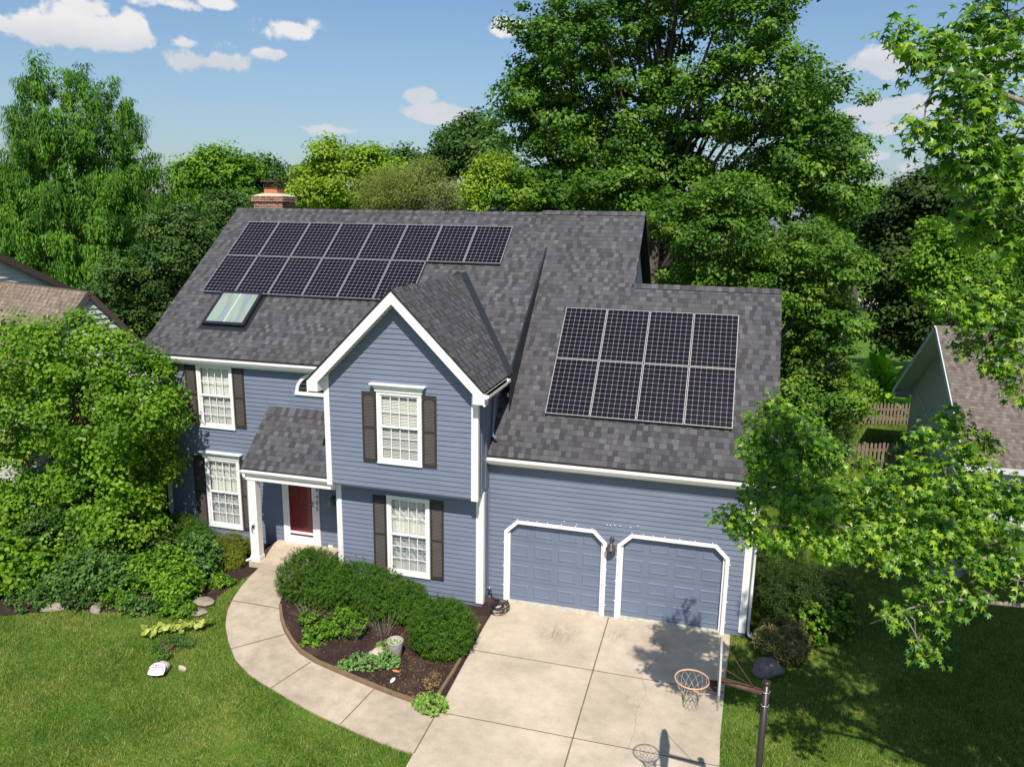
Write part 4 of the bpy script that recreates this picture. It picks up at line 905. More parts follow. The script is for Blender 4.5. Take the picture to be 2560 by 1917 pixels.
# chimney behind the ridge
b = MB(); cx0, cx1, cy0, cy1 = -16.40, -15.22, 6.55, 7.35
b.box(cx0+.05, cx1-.05, cy0, cy1, 4.5, 9.50); b.box(cx0, cx1, cy0-.05, cy1+.05, 9.50, 9.68)
ch = b.build('chimney', M['brick'], house)
b = MB(); b.hexa([(cx0+.01, cy0-.04, 9.68), (cx1-.01, cy0-.04, 9.68), (cx1-.01, cy1+.04, 9.68), (cx0+.01, cy1+.04, 9.68)], [(cx0+.30, cy0+.18, 9.77), (cx1-.30, cy0+.18, 9.77), (cx1-.30, cy1-.18, 9.77), (cx0+.30, cy1-.18, 9.77)]); b.build('crown', M['mortar'], ch)
b = MB(); b.box(-16.03, -15.56, 6.72, 7.18, 9.74, 9.93); b.build('flue', M['terracotta'], ch)
b = MB()
for z0, z1, e in ((9.93, 9.96, .02), (10.14, 10.18, .08)): b.box(-16.03-e, -15.56+e, 6.72-e, 7.18+e, z0, z1)
for i in range(9):
    t = i/8; b.box(-16.03+.47*t-.004, -16.03+.47*t+.004, 6.705, 6.713, 9.96, 10.14); b.box(-16.03+.47*t-.004, -16.03+.47*t+.004, 7.187, 7.195, 9.96, 10.14)
    b.box(-16.045, -16.037, 6.72+.46*t-.004, 6.72+.46*t+.004, 9.96, 10.14); b.box(-15.553, -15.545, 6.72+.46*t-.004, 6.72+.46*t+.004, 9.96, 10.14)
b.build('spark_cap', M['rust'], ch)
b = MB(); b.lathe((-7.75, 5.75, 8.8), [(.10, 0), (.10, .50), (.13, .50), (.13, .56), (.10, .60), (0.001, .61)], 16); b.build('roof_vent', M['flash'], house)
# skylight
def on_main(x, s, h=0): return Vector((x, ye+s*c38-h*s38, ze+s*s38+h*c38))
b = MB(); sx0, sx1, t0, t1 = -14.75, -13.43, 1.11, 2.40
def slab_main(b, x0, x1, a, c, h0, h1): b.hexa([on_main(x0, a, h0), on_main(x1, a, h0), on_main(x1, c, h0), on_main(x0, c, h0)], [on_main(x0, a, h1), on_main(x1, a, h1), on_main(x1, c, h1), on_main(x0, c, h1)])
slab_main(b, sx0, sx1, t0, t0+.09, .003, .11); slab_main(b, sx0, sx1, t1-.09, t1, .003, .11); slab_main(b, sx0, sx0+.09, t0+.09, t1-.09, .003, .11); slab_main(b, sx1-.09, sx1, t0+.09, t1-.09, .003, .11)
slab_main(b, sx0-.10, sx1+.10, t0-.14, t1+.12, .001, .006)
S = b.build('skylight', M['flash'], house)
b = MB(); P = [on_main(sx0+.09, t0+.09, .10), on_main(sx1-.09, t0+.09, .10), on_main(sx1-.09, t1-.09, .10), on_main(sx0+.09, t1-.09, .10)]; b.face(P, [(0, 0), (1, 0), (1, 1), (0, 1)]); b.build('pane', M['skyglass'], S)
b = MB(); xm = (sx0+sx1)/2; slab_main(b, xm-.008, xm+.008, t0+.09, t1-.09, .101, .107); b.build('glazing_bar', M['soffit'], S)

# ------------------------------------------------------------------ solar panels: every module a thing of its own
PW, PH = 1.046, 1.559
def make_panel():
    root = bpy.data.objects.new('solar_panel', None); COL.objects.link(root)
    f = MB(); t = .013
    f.box(0, PW, 0, t, -.04, .006); f.box(0, PW, PH-t, PH, -.04, .006); f.box(0, t, t, PH-t, -.04, .006); f.box(PW-t, PW, t, PH-t, -.04, .006)
    f.build('frame', M['alu'], root)
    t = .013; c = MB(); c.face([(t, t, 0), (PW-t, t, 0), (PW-t, PH-t, 0), (t, PH-t, 0)], [(0, 0), (1, 0), (1, 1), (0, 1)]); c.build('cells', M['cells'], root)
    k = MB(); k.box(.03, PW-.03, .03, PH-.03, -.038, -.030); k.build('backsheet', M['black'], root)
    return root
proto = make_panel()
used = [False]
def place_panel(x, y, z, ang, label, group):
    if not used[0]: r = proto; used[0] = True
    else:
        r = proto.copy(); COL.objects.link(r)
        for chd in proto.children: q = chd.copy(); COL.objects.link(q); q.parent = r
    r.location = (x, y, z); r.rotation_euler = (ang, 0, 0); tag(r, label, 'solar panel', group)
a38 = math.radians(37.959); a45 = math.radians(45.489)
ordn = ['first', 'second', 'third', 'fourth', 'fifth', 'sixth', 'seventh', 'eighth']
for i in range(8):
    p = on_main(-15.384+i*(PW+.02), 3.922, .10)
    place_panel(*p, a38, f'{ordn[i]} solar panel from left, upper row of the long array under the ridge', 'solar panels on the main roof')
for i in range(6):
    p = on_main(-15.393+i*(PW+.02), 3.922-.02-PH, .10)
    w = ' above the skylight' if i == 0 else (' behind the gable peak' if i == 5 else '')
    place_panel(*p, a38, f'{ordn[i]} solar panel from left, lower row of the long array{w}', 'solar panels on the main roof')
for r in range(2):
    for i in range(4):
        s = 1.07+r*(PH+.02); p = Vector((-4.849+i*(PW+.02), -.126+s*c45-.10*s45, 3.831+s*s45+.10*c45))
        place_panel(*p, a45, f"{ordn[i]} solar panel from left, {'lower' if r == 0 else 'upper'} row of the array above the garage", 'solar panels on the garage roof')

# ------------------------------------------------------------------ wall lamps
def lamp(x, y, z, label, mat_shade):
    r = empty('wall_lamp', (x, y, z), label, 'lamp', 'barn style wall lamps')
    b = MB(); b.tube([(x, y-.012, z), (x, y-.05, z)], [.062, .045], 14); b.tube([(x, y-.05, z), (x, y-.13, z+.015), (x, y-.16, z-.03)], .016, 8); b.build('wall_plate', M['bronze'], r)
    s = MB(); s.lathe((x, y-.16, z-.17), [(.125, 0), (.12, .012), (.05, .11), (.035, .15), (.001, .155)], 20); s.build('shade', mat_shade, r)
    u = MB(); u.lathe((x, y-.16, z-.17), [(.001, -.015), (.035, .0), (.04, .03), (.02, .07)], 12); u.build('bulb', M['cloth'], r)
lamp(-10.575, YL, 1.84, 'small sun bleached barn lamp beside the house number at the front door', M['lampshade'])
lamp(-3.07, 0.0, 1.95, 'dark bronze barn lamp on the wall between the two garage doors', M['bronze'])

# ------------------------------------------------------------------ basketball hoop
def hoop():
    px, py = -.10, -6.76; r = empty('basketball_hoop', (px, py, 0), 'basketball hoop on a dark pole with weathered fan backboard beside the driveway', 'basketball hoop')
    b = MB(); b.tube([(px, py, -.2), (px, py, 3.17)], .046, 14); b.build('pole', M['polepaint'], r)
    b = MB(); b.lathe((px, py, 3.165), [(.056, 0), (.056, .035), (.03, .05), (.001, .052)], 14); b.build('pole_cap', M['polepaint'], r)
    b = MB()
    for z in (3.06, 2.86): b.tube([(px-.05, py, z), (px-.03, py-.055, z), (px+.03, py-.055, z), (px+.055, py, z), (px+.03, py+.055, z)], .006, 6)
    b.build('u_bolt', M['galv'], r)
    b = MB(); b.tube([(px-.05, py, 3.02), (-.70, py, 3.10)], .034, 10); b.tube([(px-.05, py+.03, 3.055), (-.70, py+.03, 3.135)], .010, 6); b.build('arm', M['rust'], r)
    b = MB()
    for s in (-1, 1): b.tube([(-.26, py, 3.09), (-.69, py+s*.33, 3.50)], .006, 6)
    b.build('brace', M['rust'], r)
    b = MB(); prof = []; n = 18
    for k in range(n+1): a = math.pi*(k/n)*1.0; prof.append((py+.53*math.cos(a)*1.0, 3.22+.44*math.sin(a)))
    prof += [(py-.42, 2.92), (py+.42, 2.92)]
    b.hexa([(-.725, y, z) for y, z in prof], [(-.70, y, z) for y, z in prof]); bb = b.build('backboard', M['board'], r)
    cx, cz, R_ = -1.06, 3.05, .228
    b = MB(); b.tube([(cx+R_*math.cos(2*math.pi*k/36), py+R_*math.sin(2*math.pi*k/36), cz) for k in range(37)], .0115, 8, False)
    b.tube([(cx+.02, py-R_, cz-.01), (cx+.12, py-R_+.0, cz-.05), (-.73, py-.15, cz-.07)], .008, 6); b.build('rim', M['orange'], r)
    b = MB(); b.hexa([(-.728, py-.07, cz+.0), (-.84, py-.06, cz+.0), (-.84, py+.06, cz+.0), (-.728, py+.07, cz+.0)], [(-.728, py-.07, cz-.01), (-.84, py-.06, cz-.01), (-.84, py+.06, cz-.01), (-.728, py+.07, cz-.01)])
    b.box(-.735, -.727, py-.07, py+.07, cz-.14, cz); b.bar((-.84, py, cz-.005), (-.73, py, cz-.13), .008, .05); b.build('rim_bracket', M['rust'], r)
    b = MB(); m_ = 12; lv = [(0, R_), (.08, .20), (.15, .165), (.22, .13), (.29, .11), (.36, .105), (.42, .10)]
    rr = random.Random(2)
    P = [[(cx+rad*math.cos(2*math.pi*(k+.5*(i % 2))/m_)+rr.uniform(-.006, .006), py+rad*math.sin(2*math.pi*(k+.5*(i % 2))/m_)+rr.uniform(-.006, .006), cz-d) for k in range(m_)] for i, (d, rad) in enumerate(lv)]
    for i in range(len(lv)-1):
        for k in range(m_):
            q = P[i+1]; o = (k-1) % m_ if i % 2 == 0 else (k+1) % m_
            w = .0035 if i < 2 else .006
            b.tube([P[i][k], q[k]], w, 4, False); b.tube([P[i][k], q[o]], w, 4, False)
    b.build('net', M['net'], r)
hoop()

# ------------------------------------------------------------------ garden hose, edging, pot, stones, sign
def hose():
    pts = []; rr = random.Random(9); z0 = .03
    for k in range(200):
        t = k/200; a = t*2*math.pi*6.2; cxx = -5.70+.14*t+.05*math.sin(a*.31); cy = -.20-.42*t; ra = .17+.06*math.sin(a*.23+1)
        pts.append((cxx+ra*math.cos(a)*.9, cy+ra*math.sin(a)*1.2, z0+.012*(k/30)+.012*math.sin(a*1.7)))
    pts = [(-5.99, -.14, .34), (-5.93, -.14, .30), (-5.90, -.12, .12)]+pts
    b = MB(); b.tube(pts, .012, 6); o = b.build('garden_hose', M['rubber']); tag(o, 'black garden hose coiled loosely at the house corner by the driveway', 'hose')
hose()
b = MB(); b.tube([(-6.03, -.14, .36), (-5.97, -.14, .36), (-5.97, -.14, .30)], .016, 8); b.lathe((-5.97, -.14, .375), [(.03, 0), (.03, .012), (.001, .014)], 8); b.build('tap', M['galv'], house)
def edging():
    A = resample(WALK_IN[4:], 46); b = MB(); w = .065
    pts = [Vector((p[0], p[1], 0)) for p in A]; pts[-1].x = -5.75
    cor = Vector((-5.79, -4.36, 0)); 
    def run(Q):
        for a, c in zip(Q, Q[1:]):
            n = Vector((-(c-a).y, (c-a).x, 0)).normalized()*w; za, zc = g1(a.x), g1(c.x); lo = -.04; h = .075
            b.hexa([(a.x, a.y, za+lo), (c.x, c.y, zc+lo), (c.x, c.y, zc+h), (a.x, a.y, za+h)], [(a.x+n.x, a.y+n.y, za+lo), (c.x+n.x, c.y+n.y, zc+lo), (c.x+n.x, c.y+n.y, zc+h), (a.x+n.x, a.y+n.y, za+h)])
    run(pts[:-2]+[cor]); run([cor, Vector((-5.765, -3.2, 0)), Vector((-5.78, -2.2, 0)), Vector((-5.80, -1.3, 0))])
    o = b.build('bed_edging', M['edging']); tag(o, 'tan landscape edging curving between the mulch bed and the walkway', 'garden edging')
edging()
def rock(name, c, r, mat, label, seed, cat='rock', group=None):
    import bmesh
    bm = bmesh.new(); bmesh.ops.create_icosphere(bm, subdivisions=3, radius=1); rg = random.Random(seed); pl = [Vector((rg.gauss(0, 1), rg.gauss(0, 1), rg.gauss(0, 1))).normalized() for _ in range(9)]
    from mathutils import noise as mn
    for v in bm.verts:
        d = v.co.normalized(); k = 1.0
        for q in pl: k = min(k, .80/max(d.dot(q), .01)) if d.dot(q) > .8 else k
        k *= 1+.14*mn.noise(d*1.8+Vector((seed, 0, 0)))+.05*mn.noise(d*6)
        v.co = Vector((d.x*r[0], d.y*r[1], d.z*r[2]))*k
    me = bpy.data.meshes.new(name); bm.to_mesh(me); bm.free(); me.materials.append(mat)
    for p in me.polygons: p.use_smooth = True
    o = bpy.data.objects.new(name, me); COL.objects.link(o); o.location = c; o.rotation_euler.z = rg.uniform(0, 3); tag(o, label, cat, group); return o
rock('rock', (-7.52, -3.17, .10), (.26, .17, .15), M['stone'], 'pale rough stone between the concrete pot and the sedum', 4)
rock('rock', (-11.27, -5.10, .30), (.16, .13, .13), M['stone'], 'rounded pale stone standing just behind the yard sign', 8)
rock('rock', (-10.93, -4.93, .23), (.13, .05, .06), M['stone'], 'flat sliver of pale stone lying in the lawn right of the yard sign', 12)
rock('boulder', (.42, -1.30, .10), (.35, .27, .22), M['greystone'], 'dark violet grey boulder in shaded grass behind the hoop pole', 21, 'boulder')
rock('rock', (-12.23, -2.55, .27), (.30, .20, .05), M['edgestone'], 'flat flagstone at the left edge of the walkway', 31)
rock('rock', (-12.05, -3.02, .26), (.28, .17, .05), M['edgestone'], 'smaller flagstone nearer the lawn beside the walkway', 33)
rock('rock', (-14.35, -3.55, .27), (.30, .12, .09), M['edgestone'], 'pale edging stone half hidden where shrubs meet the lawn', 35)
rock('rock', (-15.25, -3.78, .27), (.36, .14, .10), M['edgestone'], 'broad pale edging stone at the far left of the bed', 36)
rock('rock', (5.3, 5.2, .05), (.8, .6, .2), M['greystone'], 'flat grey slab in the deep shade under the star leafed tree', 40)
rock('rock', (-6.86, -3.83, .05), (.09, .04, .03), M['signwhite'], 'small bone white stone lying in the mulch', 44)
rock('rock', (-6.93, -3.52, .05), (.035, .10, .02), M['terracotta'], 'orange brick chip on the mulch beside the sedum', 46)
def pot():
    c = (-7.16, -3.02, .02); r = empty('plant_pot', c, 'weathered round concrete pot of soil in the mulch bed', 'plant pot')
    b = MB(); b.lathe(c, [(.001, 0), (.115, 0), (.125, .02), (.175, .37), (.178, .40), (.155, .40), (.15, .34)], 26); b.build('body', M['pot'], r)
    b = MB(); b.lathe(c, [(.001, .355), (.08, .36), (.152, .35)], 20); b.build('soil', M['mortar'], r)
    rng = np.random.default_rng(3); n = 70; a = rng.uniform(0, 6.28, n); q = rng.uniform(.05, .16, n); P = np.stack([c[0]+q*np.cos(a), c[1]-.04+q*np.sin(a)*.8, np.full(n, .40)], -1)
    V, F = leaf_mesh(P, rng.normal(size=(n, 3))+[0, 0, 1], .04, 'rhomb', rng); np_mesh('sprouts', V, F, M['leaf_sedumlime'], r, rng.random(n))
pot()
def yard_sign():
    c = Vector((-11.19, -5.38, g1(-11.19)+.03)); r = empty('yard_sign', c, 'small rounded red, white and blue yard sign with worn lettering leaning on the lawn', 'sign')
    right = Vector((.96, .27, 0)).normalized(); nrm = Vector((.15, -.62, .77)).normalized(); up = nrm.cross(right).normalized(); right = up.cross(nrm)
    o = c+up*.12+Vector((0, 0, .04))
    def pt(u, v, d=0): return o+right*u+up*v+nrm*d
    out = [(-.16, -.05), (-.15, .04), (-.10, .10), (-.03, .125), (.05, .122), (.12, .09), (.16, .03), (.165, -.05), (.15, -.11), (.05, -.125), (-.08, -.125), (-.15, -.10)]
    b = MB(); b.hexa([pt(u, v, 0) for u, v in out], [pt(u, v, -.008) for u, v in out]); b.build('board', M['signwhite'], r)
    b = MB()
    def strip(u0, u1, v0, v1): b.hexa([pt(u0, v0, .001), pt(u1, v0, .001), pt(u1, v1, .001), pt(u0, v1, .001)], [pt(u0, v0, .003), pt(u1, v0, .003), pt(u1, v1, .003), pt(u0, v1, .003)])
    strip(-.13, .14, .020, .038); strip(-.145, .155, -.062, -.050); strip(-.12, .13, -.100, -.088); strip(.0, .12, .062, .076); strip(-.152, -.138, -.05, .02); strip(.138, .152, -.05, .02)
    b.build('stripe', M['signred'], r)
    b = MB()
    for u in (-.10, -.075, -.05, -.01, .02, .045, .085, .11): strip(u, u+.014, -.040, .006)
    for u in (-.10, -.06, -.035, -.005): strip(u, u+.02, .05, .09)
    b.build('lettering', M['signblue'], r)
    b = MB(); b.tube([c+Vector((0, .02, -.1)), pt(0, .05, -.012)], .008, 6); b.build('stake', M['galv'], r)
yard_sign()
b = MB(); b.tube([(-12.12, -.605, 1.36), (-12.12, -.635, 1.36)], .035, 8); b.tube([(-12.12, -.62, 1.37), (-12.16, -.63, 1.30), (-12.14, -.63, 1.20)], .010, 6); b.tube([(-12.12, -.62, 1.40), (-12.06, -.63, 1.44)], .008, 6); b.build('flag_bracket', M['blackmetal'], house)

# ------------------------------------------------------------------ fences and neighbouring houses
def fence(p, q, label, h=.98, z0=0):
    p = Vector((*p, z0)); q = Vector((*q, z0)); L_ = (q-p).length; d = (q-p)/L_; n = Vector((-d.y, d.x, 0)); r = empty('picket_fence', p, label, 'fence', 'weathered picket fences of the back yards')
    b = MB(); x = 0; rr = random.Random(int(L_*100))
    while x < L_:
        a = p+d*x; c = a+d*.10; hh = h+rr.uniform(-.03, .03); m_ = (a+c)/2; t = n*.02
        P = [a, c, c+Vector((0, 0, hh-.05)), m_+d*.025+Vector((0, 0, hh)), m_-d*.025+Vector((0, 0, hh)), a+Vector((0, 0, hh-.05))]; b.hexa([k-t for k in P], [k for k in P]); x += .165
    b.build('pickets', M['fencewood'], r)
    b = MB()
    for z in (.25, h-.28): b.bar(p+Vector((0, 0, z))+n*.02, q+Vector((0, 0, z))+n*.02, .04, .09)
    b.build('rail', M['fencewood'], r)
    b = MB(); k = int(L_/2.4)+1
    for i in range(k+1): a = p+d*(L_*i/k)+n*.08; b.box(a.x-.05, a.x+.05, a.y-.05, a.y+.05, z0, z0+h)
    b.build('post', M['fencewood'], r)
fence((0.1, 12.2), (6.85, 14.6), 'shaded dark picket fence in front of the small green back lawn')
fence((4.6, 20.4), (9.4, 21.8), 'sunlit picket fence behind the small green back lawn, near the banana plant')
def right_house():
    X = 6.9; r = empty('house', (X, 13, 0), 'pale grey board sided neighbouring house with taupe roof at the right', 'house')
    yf, ya, yb = 8.45, 13.2, 17.95; za, ze_ = 5.60, 2.45
    b = MB(); b.hexa([(X, yf, -.5), (X, yb, -.5), (X, yb, 2.35), (X, ya, 5.5), (X, yf, 2.35)], [(16, yf, -.5), (16, yb, -.5), (16, yb, 2.35), (16, ya, 5.5), (16, yf, 2.35)])
    y = yf+.1
    while y < yb:
        zt = 2.35+(5.5-2.35)*(1-abs(y-ya)/(yb-ya)); b.mi = 1; b.box(X-.004, X, y-.012, y+.012, 0, zt-.03); b.mi = 0; y += .2
    b.build('wall', [M['greywood'], M['groove']], r)
    b = MB(); sl = (5.5-2.35)/(yb-ya); e = .45; zz = 5.62
    for s in (-1, 1):
        ye_ = ya+s*((yb-ya)+e); ze2 = zz-sl*((yb-ya)+e)
        roof_face(b, [(X-.62, ye_, ze2), (16.3, ye_, ze2), (16.3, ya, zz), (X-.62, ya, zz)], (1, 0, 0), (0, -s*1.0, sl), (X, ye_, ze2), .05)
    b.build('roof', [M['shingle_grey'], M['greywood']], r)
    b = MB()
    for s in (-1, 1):
        ye_ = ya+s*((yb-ya)+e); ze2 = zz-sl*((yb-ya)+e)
        b.bar((X-.64, ye_, ze2-.09), (X-.64, ya, zz-.09), .03, .18, (0, 0, 1)); b.box(X-.62, 16.2, ye_-.02 if s < 0 else ye_, ye_ if s < 0 else ye_+.02, ze2-.2, ze2-.02)
        b.box(X-.62, X-.02, ye_, ye_-s*.45, ze2-.22, ze2-.20); b.box(X-.62, X-.60, ye_, ye_-s*.45, ze2-.20, ze2-.02)
    b.bar((X-.02, yb-.1, 2.6), (X-.02, yf+3.0, .9), .03, .12, (0, 0, 1)); b.build('rake_board', M['greywood'], r)
    b = MB(); gx0, gx1, gz0, gz1, gy = 8.6, 13.2, 1.6, 4.0, 6.4; gm = (gx0+gx1)/2
    b.hexa([(gx0+.3, gy+.3, -.4), (gx1-.3, gy+.3, -.4), (gx1-.3, gy+.3, gz0), (gm, gy+.3, gz1-.25), (gx0+.3, gy+.3, gz0)], [(gx0+.3, 11, -.4), (gx1-.3, 11, -.4), (gx1-.3, 11, gz0), (gm, 11, gz1-.25), (gx0+.3, 11, gz0)])
    b.build('wall', M['greywood'], r, 'front wing of the neighbouring house')
    b = MB(); k = (gz1-gz0)/(gm-gx0)
    for s in (-1, 1):
        xe = gx0 if s < 0 else gx1; roof_face(b, [(xe, gy, gz0), (xe, 11.4, gz0), (gm, 11.4, gz1), (gm, gy, gz1)], (0, 1, 0), (-s*1.0, 0, k), (xe, gy, gz0), .06)
    b.build('roof', [M['shingle_grey'], M['greywood']], r, 'roof of the front wing')
    b = MB()
    for xe in (gx0, gx1): b.bar((xe, gy-.02, gz0-.1), (gm, gy-.02, gz1-.1), .04, .22, (0, 1, 0))
    b.build('rake_board', M['white'], r)
right_house()
def left_house():
    X = -20.0; r = empty('house', (X, 2.9, 0), 'light grey vinyl sided neighbouring house with brown shingle roof at the left', 'house')
    ya, za, sl = 2.92, 6.62, 1.13; yf, yb = .30, 5.54
    def lap(xw, z0, z1, yl, yr_, o=.05):
        b = MB(); z = z0
        while z < z1:
            zt = min(z+.17, z1); b.face([(xw+o, yl(z), z), (xw+o, yr_(z), z), (xw+.002, yr_(zt), zt), (xw+.002, yl(zt), zt)]); b.face([(xw, yl(z), z), (xw, yr_(z), z), (xw+o, yr_(z), z), (xw+o, yl(z), z)]); z = zt
        return b
    zE = za-sl*(ya-yf)
    b = lap(X, .2, za-.1, lambda z: yf if z < zE else min(ya-(za-z)/sl, ya), lambda z: yb if z < zE else max(ya+(za-z)/sl, ya)); b.build('wall', M['vinylgrey'], r, 'gable end wall with wide vinyl boards')
    b = MB(); b.box(X-9, X-.02, yf, yb, 0, zE); b.build('wall', M['vinylgrey'], r, 'front and back walls')
    b = MB(); e = .35
    for s in (-1, 1):
        ye_ = ya+s*((yb-ya)+e); z2 = za+.08-sl*((yb-ya)+e); roof_face(b, [(X-9.2, ye_, z2), (X+.10, ye_, z2), (X+.10, ya, za+.08), (X-9.2, ya, za+.08)], (1, 0, 0), (0, -s*1.0, sl), (X, ye_, z2), .05)
    b.build('roof', [M['shingle_brown'], M['taupe']], r)
    b = MB()
    for s in (-1, 1):
        ye_ = ya+s*((yb-ya)+e); z2 = za+.08-sl*((yb-ya)+e); b.bar((X+.11, ye_, z2-.09), (X+.11, ya, za-.01), .03, .17, (0, 0, 1))
    b.build('rake_board', M['taupe'], r)
    for q in list(r.children): q.rotation_euler.z = -0.30
    # larger block behind
    X2 = -25.5; a2, z2 = 1.0, 9.4; s2 = .5; hw = 7.2
    b = lap(X2, 3.0, z2-.1, lambda z: max(a2-(z2-z)/s2, -6), lambda z: min(a2+(z2-z)/s2, a2+hw-.4)); b.build('wall', M['vinylgrey'], r, 'upper gable wall of the taller block behind')
    b = MB(); b.box(X2-8, X2-.02, -6, a2+hw-.4, 0, 4.2)
    b.build('wall', M['vinylgrey'], r, 'lower walls of the taller block')
    b = MB()
    for s in (-1, 1): roof_face(b, [(X2-8, a2+s*hw, z2+.1-hw*s2), (X2+.18, a2+s*hw, z2+.1-hw*s2), (X2+.18, a2, z2+.1), (X2-8, a2, z2+.1)], (1, 0, 0), (0, -s*1.0, s2), (X2, 0, 0), .12)
    b.build('roof', [M['shingle_brown'], M['taupe']], r, 'roof of the taller block')
    b = MB()
    for s in (-1, 1): b.bar((X2+.20, a2+s*hw, z2-.02-hw*s2), (X2+.20, a2, z2-.02), .03, .24, (0, 0, 1))
    b.build('rake_board', M['taupe'], r)
left_house()

